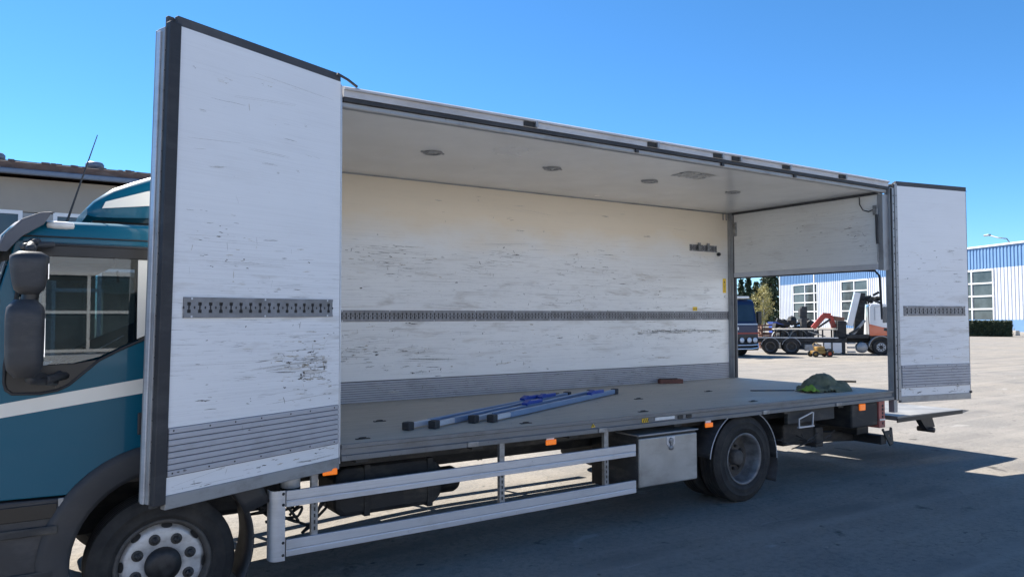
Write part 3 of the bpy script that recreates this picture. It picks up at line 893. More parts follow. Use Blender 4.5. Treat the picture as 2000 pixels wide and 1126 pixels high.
# front door (0 = hinge side at right, wd = outer edge)
scuffs(P1, d1, [(0.06, wd-0.06, 1.35, 1.90, 120, 0.05, 0.0024, 0.55), (0.10, 0.62, 1.50, 1.72, 110, 0.05, 0.0036, 0.30), (0.12, 0.34, 1.56, 1.80, 50, 0.03, 0.0038, 0.22),
                (0.3, wd-0.06, 1.55, 1.66, 46, 0.14, 0.0022, 0.35), (0.06, wd-0.06, 2.08, 2.6, 70, 0.045, 0.0020, 0.45), (0.06, wd-0.06, 2.6, 3.55, 36, 0.06, 0.0016, 0.3),
                (0.03, wd-0.03, 0.935, 1.02, 46, 0.04, 0.003, 0.45)], 3)
scuffs(P2, d2, [(0.06, wd2-0.06, 1.32, 1.92, 90, 0.06, 0.0026, 0.5), (0.06, wd2-0.06, 2.1, 2.75, 80, 0.06, 0.0026, 0.45), (0.06, wd2-0.06, 2.75, 3.5, 18, 0.04, 0.002, 0.3), (0.02, wd2-0.02, 0.94, 1.03, 60, 0.05, 0.004, 0.6)], 4)
PW = lambda x, n, z: Vector((x, W-n, z))
scuffs(PW, wall, [(-6.9, -0.2, 1.26, 1.88, 330, 0.07, 0.0030, 0.5), (-6.9, -0.2, 2.04, 2.85, 380, 0.08, 0.0030, 0.5), (-6.2, -4.6, 1.30, 1.62, 110, 0.07, 0.0045, 0.4),
                  (-6.1, -3.4, 2.35, 2.75, 110, 0.14, 0.0032, 0.45), (-1.9, -0.15, 1.70, 1.76, 70, 0.10, 0.0035, 0.5), (-6.9, -0.2, 2.85, 3.4, 50, 0.06, 0.0025, 0.3), (-3.4, -1.0, 1.9, 2.9, 90, 0.05, 0.0025, 0.45)], 5)
scuffs(PW, wall, [(-6.6, -2.2, 2.52, 2.60, 120, 0.25, 0.0040, 0.12), (-5.5, -3.6, 2.44, 2.50, 60, 0.20, 0.0035, 0.25), (-1.9, -0.2, 1.725, 1.745, 70, 0.16, 0.003, 0.5), (-6.6, -4.4, 1.5, 1.62, 60, 0.16, 0.003, 0.3)], 15)
PF = lambda y, n, z: Vector((0.008-n, y, z))
scuffs(PF, flap, [(0.2, 2.3, 2.7, 3.35, 40, 0.07, 0.003, 0.4), (0.2, 0.7, 2.75, 3.1, 30, 0.10, 0.004, 0.55)], 6)
PC = lambda x, n, y: Vector((x, y, ZC-n))
scuffs(PC, roof, [(-6.9, -0.3, 0.3, 2.2, 60, 0.05, 0.004, 0.1)], 8)
PD = lambda x, n, y: Vector((x, y, ZF+n))
scuffs(PD, deck, [(-6.95, -0.1, 0.1, 2.4, 240, 0.10, 0.004, 0.5), (-4.0, -0.2, 0.2, 2.3, 160, 0.16, 0.004, 0.3)], 12, 0.0008)
# chips on the kick slats
PK = lambda x, n, z: Vector((x, W-0.0122-n, z))
scuffs(PK, wall, [(-6.9, -0.2, ZF+0.01, ZF+0.22, 260, 0.05, 0.0016, 0.6)], 9, 0.0006)
PK1 = lambda s_, n, z: P1(s_, 0.0122+n, z)
scuffs(PK1, d1, [(0.05, wd-0.05, 1.04, 1.30, 60, 0.035, 0.0022, 0.6)], 10, 0.0006)
PK2 = lambda s_, n, z: P2(s_, 0.0122+n, z)
scuffs(PK2, d2, [(0.05, wd2-0.05, 1.05, 1.30, 70, 0.05, 0.0028, 0.6)], 11, 0.0006)

# --- tail lift
lift = MB()
p = [(0.42, 0.60), (0.42, 0.655), (2.10, 0.628), (2.27, 0.605), (2.10, 0.585), (0.75, 0.575)]
lift.prism([(x, z) for x, z in p], 0.13, 2.36)
lift = lift.build('tail_lift_platform', 'lift', T)
MB().box(0.40, 2.05, 0.118, 0.129, 0.578, 0.63).build('platform_edge', 'nut', lift)
MB().prism([(1.10, 0.595), (1.42, 0.595), (1.50, 0.43), (1.30, 0.40), (1.24, 0.45)], 0.22, 0.30).build('roll_foot', 'nut', lift)
MB().lathe([(0, 0), (0.035, 0), (0.035, 0.22), (0, 0.22)], (1.36, 0.16, 0.40), 'y', 12).build('roll_foot_wheel', 'nut', lift)
MB().box(0.05, 0.42, 0.55, 0.67, 0.50, 0.60).build('lift_arm', 'nut', lift, 0.006)
MB().box(0.05, 0.42, 1.80, 1.92, 0.50, 0.60).build('lift_arm', 'nut', lift, 0.006)

# --- chassis
for y in (0.78, 1.62):
    b = MB().box(-9.2, -0.15, y, y+0.07, 0.62, 0.86)
    b.build('frame_rail', 'frame_dark', T, 0.006)
for x in (-6.9, -5.9, -4.9, -3.6, -1.9, -0.9):
    MB().box(x-0.05, x+0.05, 0.06, 2.30, 0.862, ZF-0.125).build('cross_beam', 'frame_grey', T, 0.004)
for x in (-6.2, -4.3, -1.4):
    MB().box(x-0.04, x+0.04, 0.85, 1.62, 0.66, 0.80).build('cross_member', 'frame_dark', T, 0.004)
MB().box(-7.3, -0.35, 0.30, 0.36, 0.80, 0.892).build('body_bearer', 'frame_dark', T)
MB().box(-7.3, -0.35, 2.10, 2.16, 0.80, 0.892).build('body_bearer', 'frame_dark', T)
# fuel tank, air bottles, battery case between the front wheel and mid body
tank = MB()
tank.prism([(-6.95, 0.40), (-6.16, 0.40), (-6.08, 0.48), (-6.08, 0.70), (-6.16, 0.78), (-6.95, 0.78), (-7.01, 0.72), (-7.01, 0.46)], 0.32, 0.74)
tank = tank.build('fuel_tank', 'frame_dark', T, 0.04)
for x in (-6.75, -6.2):
    MB().box(x-0.025, x+0.025, 0.312, 0.75, 0.392, 0.788).build('tank_strap', 'frame_dark', tank, 0.004)
MB().lathe([(0, 0), (0.10, 0.01), (0.12, 0.05), (0.12, 0.55), (0.10, 0.59), (0, 0.60)], (-6.15, 1.05, 0.42), 'x', 18).build('air_bottle', 'frame_dark', T)
MB().lathe([(0, 0), (0.10, 0.01), (0.12, 0.05), (0.12, 0.75), (0.10, 0.79), (0, 0.80)], (-7.0, 2.0, 0.48), 'x', 18).build('air_bottle', 'frame_dark', T)
MB().box(-4.13, -3.48, 0.52, 0.76, 0.25, 0.85).build('battery_case', 'frame_dark', T, 0.015)
MB().box(-3.90, -3.30, 0.86, 1.6, 0.40, 0.62).build('transmission_case', 'frame_dark', T, 0.03)
MB().lathe([(0, 0), (0.055, 0), (0.055, 3.3), (0, 3.3)], (-6.8, 1.22, 0.60), 'x', 12).build('prop_shaft', 'frame_grey', T)
MB().box(-8.9, -7.2, 0.80, 1.70, 0.42, 0.95).build('engine_block', 'frame_dark', T, 0.05)
# expansion vessel and hoses behind the cab
ex = MB().lathe([(0, 0), (0.062, 0.0), (0.07, 0.01), (0.07, 0.17), (0.062, 0.18), (0, 0.18)], (-7.36, 0.30, 0.62), 'z', 22).build('filter_canister', 'outer', T)
MB().lathe([(0.0705, 0.06), (0.0725, 0.062), (0.0725, 0.075), (0.0705, 0.077)], (-7.36, 0.30, 0.62), 'z', 22).build('canister_band', 'nut', ex)
hs = [[(-7.35, 0.5, 0.62), (-7.28, 0.44, 0.44), (-7.15, 0.46, 0.34), (-7.02, 0.5, 0.45), (-6.98, 0.55, 0.62)],
      [(-7.45, 0.6, 0.60), (-7.36, 0.55, 0.36), (-7.24, 0.5, 0.42), (-7.12, 0.55, 0.60)],
      [(-7.5, 0.6, 0.5), (-7.3, 0.6, 0.46), (-7.1, 0.6, 0.5)]]
def smooth_path(p, n=8):
    p = [Vector(q) for q in p]
    out = []
    for i in range(len(p)-1):
        p0, p1, p2, p3 = p[max(i-1, 0)], p[i], p[i+1], p[min(i+2, len(p)-1)]
        for k in range(n):
            t = k/n
            out.append(0.5*((2*p1)+(p2-p0)*t+(2*p0-5*p1+4*p2-p3)*t*t+(3*p1-3*p2+p0-p3)*t**3))
    return out+[p[-1]]
for h in hs:
    MB().tube(smooth_path(h), 0.011, 6).build('air_hose', 'rubber', T)
for h in ([(-1.75, 0.26, 0.56), (-1.62, 0.25, 0.48), (-1.40, 0.25, 0.45), (-1.18, 0.25, 0.48), (-1.05, 0.26, 0.56)],
          [(-1.35, 0.28, 0.56), (-1.22, 0.27, 0.47), (-1.02, 0.27, 0.44), (-0.82, 0.27, 0.47), (-0.70, 0.28, 0.56)]):
    MB().tube(smooth_path(h), 0.006, 6).build('cable_loop', 'rubber', T)

# --- near-side under-run guard (and the one on the far side)
def guard(yo, yi, far=False):
    s = 1 if yi > yo else -1
    x1 = -3.35 if far else -4.215
    rails = []
    for z0, z1 in ((0.625, 0.735), (0.285, 0.40)):
        dz = 0.02 if not far else 0.02
        b = MB()
        pr_ = [(0, 0), (0, 0.33), (0.004, 0.36), (0.004, 0.40), (0, 0.43), (0, 1.0), (0.026, 1.0), (0.026, 0)]
        for (xa, xb) in ((-7.48, x1),):
            rows = []
            for x in (xa, xb):
                t = (x+7.47)/(3.25)
                rows.append([(x, yo+s*q, z0+dz*t+(z1-z0)*k) for q, k in pr_])
            b.loft(rows, smooth=False, closed=True)
            for r in rows:
                b.add(r, [tuple(range(len(r)))])
        rails.append(b.build('guard_rail', 'alu', T, 0.003))
    # rounded front end wrapping inwards
    e = MB()
    rows = []
    for k in range(15):
        a_ = (k/14)*PI/2
        rows.append((-7.535-0.05*math.sin(a_), yo-s*0.0035+s*(0.05*(1-math.cos(a_)))))
    pts = [(-7.49, yo-s*0.0035), (-7.535, yo-s*0.0035)] + rows[1:] + [(-7.585, yo+s*0.09)]
    e.loft([[(x, y, 0.262) for x, y in pts], [(x, y, 0.742) for x, y in pts]], smooth=False)
    e.build('guard_end', 'alu', T, solid=0.006)
    for x in (-7.27, -5.68, -4.55):
        c = MB()
        c.box(x-0.024, x+0.024, yo+s*0.028, yo+s*0.034, 0.29, 0.92)
        c.box(x-0.024, x-0.018, yo+s*0.034, yo+s*0.064, 0.29, 0.92)
        c.box(x+0.018, x+0.024, yo+s*0.034, yo+s*0.064, 0.29, 0.92)
        o = c.build('guard_post', 'galv', T)
        sl_ = MB()
        for k in range(5):
            z = 0.43+k*0.045
            sl_.box(x-0.006, x+0.006, yo+s*0.0265, yo+s*0.0278, z, z+0.026)
        sl_.build('post_slots', 'recess', o)
    bo = MB()
    for z in (0.30, 0.385, 0.645, 0.72):
        bo.lathe([(0, -s*0.006), (0.009, -s*0.005), (0.011, 0)], (-7.503, yo-s*0.0066, z), 'y', 8)
    bo.build('guard_bolts', 'nut', T)
guard(0.0, 1.0)
guard(2.32, 1.0, True)

# --- marker lamps
for x, z in ((-7.17, 0.845), (-5.2, 0.875), (-3.23, 0.865)):
    br = MB().box(x-0.04, x+0.04, 0.004, 0.01, z-0.01, z+0.055).build('lamp_bracket', 'whitetag', T)
    MB().box(x-0.055, x+0.055, -0.012, 0.0035, z-0.035, z+0.012).build('marker_lamp', 'orange', T, 0.008)

# --- tool box
tb = MB().box(-4.19, -3.41, 0.012, 0.50, 0.335, 0.82).build('tool_box', 'frame_grey', T, 0.006)
lid = MB().box(-4.185, -3.415, -0.016, 0.0115, 0.345, 0.80).build('lid', 'toolbox', tb, 0.012, 3)
MB().box(-4.20, -3.40, -0.02, 0.50, 0.8205, 0.836).build('top_lip', 'alu_dirty', tb, 0.003)
lk = MB()
lk.prism([(-3.835, 0.79), (-3.725, 0.79), (-3.725, 0.72), (-3.75, 0.695), (-3.81, 0.695), (-3.835, 0.72)], -0.022, -0.0165)
lk.build('latch_plate', 'alu', tb, 0.003)
lk = MB().lathe([(0.0, -0.012), (0.028, -0.01), (0.032, 0.0)], (-3.78, -0.0225, 0.75), 'y', 16)
lk.box(-3.795, -3.765, -0.04, -0.023, 0.705, 0.75)
lk.build('paddle_latch', 'galv', tb, 0.002)
MB().lathe([(0.0, -0.02), (0.022, -0.018), (0.026, 0)], (-3.78, -0.0165, 0.685), 'y', 14).build('lock_barrel', 'galv', tb)

# --- wheels
def wheel(cx, cy, cz, r, wdt, front, out=-1, parent=T, bead=0.62, simple=False, single=False):
    """out: direction (sign of y) that the visible face looks"""
    seg = 28 if simple else 56
    q = []
    rr = r*bead   # bead radius
    hw = wdt/2
    prof = [(rr, -hw*0.80), (rr*1.02, -hw*0.92), (r*0.70, -hw*0.975), (r*0.705, -hw*0.99), (r*0.72, -hw*0.99), (r*0.725, -hw*0.98), (r*0.78, -hw*1.0), (r*0.84, -hw*0.995), (r*0.845, -hw*1.01), (r*0.86, -hw*1.01), (r*0.865, -hw*0.985), (r*0.90, -hw*0.97), (r*0.955, -hw*0.86), (r*0.985, -hw*0.78)]
    g = 5
    for k in range(g):
        y0 = -hw*0.76+k*(hw*1.52/g)
        y1 = y0+hw*1.52/g
        prof += [(r, y0+0.002), (r, y1-0.014), (r-0.012, y1-0.012), (r-0.012, y1-0.001)] if k < g-1 else [(r, y0+0.002), (r, y1)]
    prof += [(r*0.985, hw*0.78), (r*0.955, hw*0.86), (r*0.90, hw*0.97), (r*0.865, hw*0.985), (r*0.86, hw*1.01), (r*0.845, hw*1.01), (r*0.84, hw*0.995), (r*0.78, hw*1.0), (r*0.725, hw*0.98), (r*0.72, hw*0.99), (r*0.705, hw*0.99), (r*0.70, hw*0.975), (rr*1.02, hw*0.92), (rr, hw*0.80)]
    tr = MB().lathe([(a_, h*out*-1) for a_, h in prof], (cx, cy, cz), 'y', seg, closed=True)
    ty = tr.build('tyre', 'tyre', parent)
    o = out
    if front:
        rim = MB().lathe([(rr*1.01, o*hw*0.86), (rr*1.06, o*hw*0.94), (rr*1.02, o*hw*0.97), (rr*0.96, o*hw*0.90), (rr*0.93, o*hw*0.60), (rr*0.86, o*hw*0.52)], (cx, cy, cz), 'y', seg)
        rim.f = [f for f in rim.f if len(f) < 10]; rim.sm = rim.sm[:len(rim.f)]
        rim.build('rim', 'rim_dark', parent)
        k = r/0.45
        # pressed disc, pushed outwards in the middle
        dpr = [(0.262*k, o*hw*0.50), (0.245*k, o*hw*0.72), (0.225*k, o*hw*0.80), (0.13*k, o*hw*0.80), (0.118*k, o*hw*0.76), (0.0, o*hw*0.76)]
        disc = MB().lathe(dpr, (cx, cy, cz), 'y', seg).build('wheel_disc', 'rim', parent)
        nb = MB()
        hole = MB()
        for i in range(8):
            if single:
                nb = MB(); hole = MB()
            a_ = 2*PI*(i+0.4)/8
            x, z = cx+0.172*k*math.cos(a_), cz+0.172*k*math.sin(a_)
            hole.lathe([(0.036*k, o*0.0), (0.036*k, o*0.003), (0.0, o*0.003)], (x, cy+o*hw*0.802, z), 'y', 14)
            nb.lathe([(0.022*k, 0), (0.022*k, o*0.028), (0.010*k, o*0.034), (0.010*k, o*0.045), (0, o*0.046)], (x, cy+o*(hw*0.802+0.0035), z), 'y', 6, smooth=False)
            if single:
                hole.build('nut_recess', 'rim_dark', disc)
                nb.build('wheel_nut', 'nut', disc)
        if not single:
            hole.build('nut_recess', 'rim_dark', disc, kind='stuff')
            nb.build('wheel_nuts', 'nut', disc, kind='stuff')
        hl = MB()
        for i in range(8):
            if single:
                hl = MB()
            a_ = 2*PI*(i+0.9)/8
            pts = []
            for j in range(12):
                b0 = 2*PI*j/12
                ra = (0.250+0.016*math.sin(b0))*k
                an = a_+0.14*math.cos(b0)
                pts.append((cx+ra*math.cos(an), cy+o*(hw*0.72+0.004-0.05*math.sin(b0)*0.3), cz+ra*math.sin(an)))
            hl.add(pts, [tuple(range(12))])
            if single:
                hl.build('hand_hole', 'recess', disc)
        if not single:
            hl.build('hand_holes', 'recess', disc, kind='stuff')
        hub = MB().lathe([(0.112*k, o*hw*0.765), (0.108*k, o*(hw*0.765+0.03)), (0.06*k, o*(hw*0.765+0.045)), (0.0, o*(hw*0.765+0.046))], (cx, cy, cz), 'y', 28)
        hub.build('hub_cap', 'nut', parent)
    else:
        rim = MB().lathe([(rr*1.01, o*hw*0.84), (rr*1.05, o*hw*0.95), (rr*1.0, o*hw*0.97), (rr*0.94, o*hw*0.88), (rr*0.92, o*hw*0.2), (rr*0.84, -o*hw*0.25), (rr*0.80, -o*hw*0.35)], (cx, cy, cz), 'y', seg)
        rim.f = [f for f in rim.f if len(f) < 10]; rim.sm = rim.sm[:len(rim.f)]
        rim.build('rim', 'rim_grey', parent)
        disc = MB().lathe([(rr*0.86, -o*hw*0.30), (rr*0.74, -o*hw*0.42), (rr*0.50, -o*hw*0.20), (rr*0.42, -o*hw*0.20), (0, -o*hw*0.20)], (cx, cy, cz), 'y', seg).build('wheel_disc', 'rim_dark', parent)
        k = r/0.45
        hl = MB()
        nh = 5 if single else 8
        for i in range(nh):
            if single:
                hl = MB()
            a_ = 2*PI*(i+0.3)/nh
            pts = []
            for j in range(12):
                b0 = 2*PI*j/12
                ra = rr*(0.63+(0.105 if single else 0.075)*math.sin(b0))
                an = a_+(0.24 if single else 0.16)*math.cos(b0)
                t = (ra/rr-0.50)/0.24
                y = -o*hw*(0.20+0.22*t)+o*0.006
                pts.append((cx+ra*math.cos(an), cy+y, cz+ra*math.sin(an)))
            hl.add(pts, [tuple(range(12))])
            if single:
                hl.build('hand_hole', 'recess', disc)
        if not single:
            hl.build('hand_holes', 'recess', disc, kind='stuff')
        nb = MB()
        for i in range(8):
            if single:
                nb = MB()
            a_ = 2*PI*(i+0.8)/8
            nb.lathe([(0.018*k, 0), (0.018*k, o*0.03), (0, o*0.035)], (cx+rr*0.46*math.cos(a_), cy-o*hw*0.20, cz+rr*0.46*math.sin(a_)), 'y', 6, smooth=False)
            if single:
                nb.build('wheel_nut', 'nut', disc)
        if not single:
            nb.build('wheel_nuts', 'nut', disc, kind='stuff')
        MB().lathe([(0.085*k, -o*hw*0.20), (0.08*k, o*hw*0.30), (0.06*k, o*hw*0.42), (0, o*hw*0.44)], (cx, cy, cz), 'y', 24).build('axle_hub', 'rim_dark', parent)
    return ty

FZ = 0.448+ground_z(-8.25, 0)
wheel(-8.25, 0.20, FZ, 0.448, 0.27, True, single=True)
wheel(-8.25, 2.28, FZ, 0.448, 0.27, True, out=1)
wheel(-2.64, 0.165, 0.448, 0.448, 0.25, False, bead=0.575, single=True)
wheel(-2.66, 0.475, 0.448, 0.448, 0.25, False)
wheel(-2.66, 2.315, 0.448, 0.448, 0.25, False, out=1)
wheel(-2.66, 2.005, 0.448, 0.448, 0.25, False, out=1)
MB().lathe([(0, 0), (0.07, 0), (0.07, 0.6), (0.18, 0.75), (0.18, 1.05), (0.07, 1.2), (0.07, 1.8), (0, 1.8)], (-2.66, 0.35, 0.448), 'y', 20).build('rear_axle', 'frame_dark', T)
MB().box(-8.31, -8.19, 0.4, 2.1, 0.26, 0.38).build('front_axle', 'frame_dark', T, 0.01)
# rear wing: arched sheet with a bright rolled edge, and mud flap
def arch(name, mat, cx, cz, r, y0, y1, a0, a1, th=0.006, n=28, parent=T):
    rows = [[(cx+(r)*math.cos(a), y0, cz+(r)*math.sin(a)), (cx+(r)*math.cos(a), y1, cz+r*math.sin(a))] for a in [R(a0+(a1-a0)*i/n) for i in range(n+1)]]
    return MB().loft(rows).build(name, mat, parent, solid=th)
wing = arch('rear_wing', 'frame_dark', -2.66, 0.43, 0.525, 0.03, 0.62, -2, 172)
MB().tube([(-2.66+0.527*math.cos(R(a)), 0.028, 0.43+0.527*math.sin(R(a))) for a in range(-2, 173, 6)], 0.005, 6).build('wing_edge', 'alu', wing)
arch('rear_wing', 'frame_dark', -2.66, 0.43, 0.525, 1.86, 2.45, -2, 172)
fl = MB()
fl.loft([[(-2.135+0.03*math.sin(k*0.4), 0.04, 0.47-0.035*k), (-2.12+0.03*math.sin(k*0.4), 0.60, 0.47-0.035*k)] for k in range(10)])
fl.build('mud_flap', 'rubber', T, solid=0.008)
fl = MB()
fl.loft([[(-2.135+0.03*math.sin(k*0.4), 1.88, 0.47-0.035*k), (-2.12+0.03*math.sin(k*0.4), 2.44, 0.47-0.035*k)] for k in range(10)])
fl.build('mud_flap', 'rubber', T, solid=0.008)
# front wing behind the wheel
arch('front_wing', 'plastic', -8.25, 0.43, 0.56, 0.05, 0.42, -30, 32, 0.012)
arch('wheel_well', 'black', -8.25, 0.43, 0.545, 0.095, 0.75, 25, 185, 0.01)
arch('front_wing', 'plastic', -8.25, 0.43, 0.56, 2.06, 2.43, -30, 190, 0.012)

# --- rear underside
gen = MB().box(-1.88, -1.02, 0.07, 0.12, 0.745, 0.885)
gen.build('rear_side_plate', 'frame_grey', T, 0.004)
br = MB().box(-1.78, -1.50, 0.0, 0.025, 0.70, 0.715)
br.obox((-1.76, 0.012, 0.71), (-1.76, 0.012, 0.80), 0.012, 0.012, (0, 1, 0))
br.obox((-1.76, 0.012, 0.80), (-1.52, 0.012, 0.86), 0.012, 0.014, (0, 1, 0))
br.obox((-1.52, 0.012, 0.71), (-1.50, 0.012, 0.86), 0.012, 0.012, (0, 1, 0))
br.build('step_bracket', 'alu', T)
MB().box(-0.70, -0.15, 0.05, 0.55, 0.60, 0.89).build('lamp_carrier', 'frame_dark', T, 0.02)
MB().box(-0.56, -0.44, 0.03, 0.0495, 0.805, 0.885).build('marker_lamp', 'orange', T, 0.008)
tl = MB().box(-0.15, -0.02, 0.035, 0.50, 0.565, 0.89).build('tail_lamp', 'redpanel', T, 0.006)
hl = MB()
for z in (0.62, 0.70, 0.745, 0.79, 0.835):
    hl.lathe([(0, -0.003), (0.017, -0.003), (0.017, 0)], (-0.075, 0.0345, z), 'y', 12)
hl.build('lamp_holes', 'nut', tl)
MB().box(-0.0195, 0.0, 0.06, 0.48, 0.60, 0.86).build('lamp_glass', 'red', tl)
MB().box(-0.145, -0.03, 0.028, 0.0345, 0.655, 0.675).build('lamp_strap', 'alu', tl)
MB().box(-0.15, -0.02, 1.98, 2.44, 0.565, 0.89).build('tail_lamp', 'redpanel', T, 0.006)
bum = MB().box(0.02, 0.14, 0.12, 2.36, 0.335, 0.445).build('under_run_bar', 'frame_dark', T, 0.006)
e = MB().prism([(0.03, 0.52), (0.055, 0.535), (0.075, 0.50), (0.20, 0.50), (0.215, 0.54), (0.245, 0.53), (0.27, 0.33), (0.20, 0.305)], 0.10, 0.119, 'xz', [[(0.17, 0.45), (0.20, 0.45), (0.205, 0.42), (0.175, 0.42)]])
e.build('bar_end_plate', 'frame_grey', bum, 0.003)
MB().obox((-0.95, 0.55, 0.46), (0.03, 0.55, 0.39), 0.10, 0.12).build('bumper_arm', 'frame_dark', T, 0.006)
MB().obox((-0.95, 1.9, 0.46), (0.03, 1.9, 0.39), 0.10, 0.12).build('bumper_arm', 'frame_dark', T, 0.006)
MB().box(-1.55, -0.95, 0.38, 0.95, 0.42, 0.68).build('lift_pump_case', 'frame_dark', T, 0.03)
MB().box(-0.97, -0.82, 0.35, 0.60, 0.36, 0.60).build('lift_bracket', 'frame_grey', T, 0.02)
MB().lathe([(0, 0), (0.07, 0), (0.08, 0.02), (0.08, 0.75), (0.05, 0.8), (0, 0.8)], (-1.0, 0.62, 0.62), 'x', 16).build('lift_cylinder', 'frame_grey', T)
MB().lathe([(0, 0), (0.10, 0), (0.11, 0.02), (0.11, 0.9), (0.10, 0.92), (0, 0.92)], (-2.0, 1.1, 0.55), 'x', 16).build('silencer', 'frame_grey', T)
MB().box(-0.2, 0.05, 0.3, 2.2, 0.45, 0.56).build('lift_beam', 'frame_dark', T, 0.01)
MB().tube(smooth_path([(-3.25, 0.55, 0.62), (-2.95, 0.55, 0.55), (-2.66, 0.55, 0.52), (-2.3, 0.55, 0.55), (-2.0, 0.55, 0.62)]), 0.04, 6).build('leaf_spring', 'frame_dark', T)

# --- cab
YN, YFAR = 0.05, 2.43
AX, AZ, AR = -8.25, 0.43, 0.69
a_end = math.acos((-7.75-AX)/AR)
arc = []
a0 = math.asin((0.87-AZ)/AR)
for i in range(25):
    a_ = a_end+(PI-a0-a_end)*i/24
    arc.append((AX+AR*math.cos(a_), AZ+AR*math.sin(a_)))
side = [(-9.09, 2.40), (-7.75, 2.40)] + arc + [(-9.40, 0.885), (-9.47, 0.92), (-9.47, 1.36), (-9.34, 1.50), (-9.17, 2.08)]
hole = [(-9.045, 2.385), (-8.03, 2.385), (-8.01, 2.365), (-8.01, 2.02), (-8.05, 1.95), (-8.34, 1.825), (-8.52, 1.745), (-8.64, 1.68), (-8.80, 1.535), (-8.86, 1.505), (-8.95, 1.49), (-9.09, 1.495), (-9.12, 1.52), (-9.13, 1.56), (-9.13, 1.66), (-9.10, 1.90)]
cab = MB()
cab.prism(side, YN, YN+0.035, 'xz', [hole])
cab = cab.build('cab', 'blue', T, 0.006)
MB().prism(side, YFAR-0.035, YFAR, 'xz', [hole]).build('cab_side', 'blue', cab, 0.006)
# roof shell, curved over to both sides and down to the windscreen head
def roofrow(x, drop, ins):
    sec = [(0.0, 2.401), (0.001, 2.44), (0.004, 2.48), (0.012, 2.51), (0.03, 2.53), (0.07, 2.543), (0.30, 2.553), (0.75, 2.565), (1.19, 2.57)]
    half = [(YN+ins+y, z) for y, z in sec]
    full = half + [(2.48-y, z) for y, z in reversed(half[:-1])]
    return [(x, y, max(2.38, 2.401+(z-2.401)*drop)) for y, z in full]
rows = [roofrow(-9.16, 0.25, 0.05), roofrow(-9.12, 0.62, 0.02), roofrow(-9.05, 0.86, 0.005), roofrow(-8.9, 0.95, 0), roofrow(-8.4, 1.0, 0), roofrow(-7.8, 1.0, 0), roofrow(-7.75, 0.9, 0.01)]
MB().loft(rows).build('cab_roof', 'blue', cab)
MB().tube([(-9.06, YN-0.001, 2.43), (-9.0, YN-0.002, 2.432), (-8.3, YN-0.001, 2.434), (-7.76, YN-0.001, 2.434)], 0.005, 5).build('drip_rail', 'rubber', cab)
MB().box(-9.05, -7.98, YN-0.004, YN-0.0005, 2.315, 2.395).build('window_head_trim', 'black', cab, 0.002)
MB().box(-7.79, -7.75, YN+0.036, YFAR-0.036, 0.75, 2.40).build('cab_back', 'blue', cab)
MB().box(-9.30, -7.80, YN+0.036, YFAR-0.036, 0.90, 0.95).build('cab_floor', 'black', cab)
# nose
nz = [(-9.47, 0.55), (-9.50, 0.95), (-9.49, 1.36), (-9.40, 1.48)]
MB().loft([[(x-0.05*(1-((y-1.24)/1.2)**4), y, z) for y in [YN+(YFAR-YN)*k/12 for k in range(13)]] for x, z in nz]).build('nose_panel', 'blue', cab, solid=0.01)
MB().loft([[(x-0.06*(1-((y-1.24)/1.2)**4), y, z) for y in [YN+0.01+(YFAR-YN-0.02)*k/12 for k in range(13)]] for x, z in ((-9.405, 1.485), (-9.17, 2.10), (-9.10, 2.37))]).build('windscreen', 'cabglass', cab)
MB().box(-9.60, -9.40, 0.06, 2.42, 0.28, 0.60).build('front_bumper', 'arch', cab, 0.03)
grille = MB().box(-9.575, -9.50, 0.55, 1.93, 0.66, 1.20).build('grille', 'black', cab, 0.02)
for k in range(5):
    MB().box(-9.595, -9.576, 0.60, 1.88, 0.70+k*0.10, 0.745+k*0.10).build('grille_bar', 'plastic', cab, 0.006)
for y in (0.14, 1.99):
    MB().box(-9.61, -9.54, y, y+0.36, 0.42, 0.58).build('headlight', 'headlamp', cab, 0.03)
MB().box(-9.615, -9.601, 0.98, 1.50, 0.34, 0.45).build('number_plate', 'whitetag', cab, 0.004)
for y in (0.70, 1.45):
    MB().tube([(-9.46, y, 1.50), (-9.44, y+0.1, 1.62), (-9.36, y+0.55, 1.74)], 0.010, 6).build('wiper', 'black', cab)
# glass, lower black corner, curtain
gl_poly = [(-9.03, 2.31), (-8.44, 2.31), (-8.44, 1.95), (-8.47, 1.86), (-8.66, 1.72), (-8.90, 1.66), (-9.12, 1.655), (-9.09, 1.90)]
MB().prism([(-9.03, 2.315), (-8.03, 2.315), (-8.03, 2.0), (-8.34, 1.84), (-8.50, 1.77), (-8.64, 1.70), (-8.78, 1.665), (-9.115, 1.655), (-9.085, 1.90)], YN+0.012, YN+0.016).build('door_window', 'cabglass', cab)
MB().prism([(-8.64, 1.685), (-8.80, 1.54), (-8.86, 1.51), (-8.95, 1.495), (-9.085, 1.50), (-9.115, 1.525), (-9.125, 1.56), (-9.12, 1.652), (-8.78, 1.662)], YN+0.004, YN+0.02).build('mirror_corner_panel', 'black', cab, 0.004)
MB().tube([(x, YN-0.001, z) for x, z in hole+hole[:1]], 0.009, 6).build('window_seal', 'rubber', cab)
MB().prism([(-9.03, 2.315), (-8.03, 2.315), (-8.03, 1.55), (-9.115, 1.60)], YFAR-0.016, YFAR-0.012).build('door_window', 'cabglass', cab)
MB().prism([(-8.43, 2.312), (-8.03, 2.312), (-8.03, 2.0), (-8.34, 1.845), (-8.43, 1.805)], YN+0.004, YN+0.011).build('rear_quarter_panel', 'stripe', cab, 0.003)
MB().box(-9.05, -8.55, 0.15, 2.33, 2.265, 2.394).build('overhead_shelf', 'cabin', cab, 0.02)
cu = MB()
cu.loft([[(-8.41+0.03*k, YN+0.075+0.012*math.sin(k*1.7), z) for k in range(14)] for z in (1.60, 2.0, 2.33)])
cu.build('side_curtain', 'curtain', cab, solid=0.004)
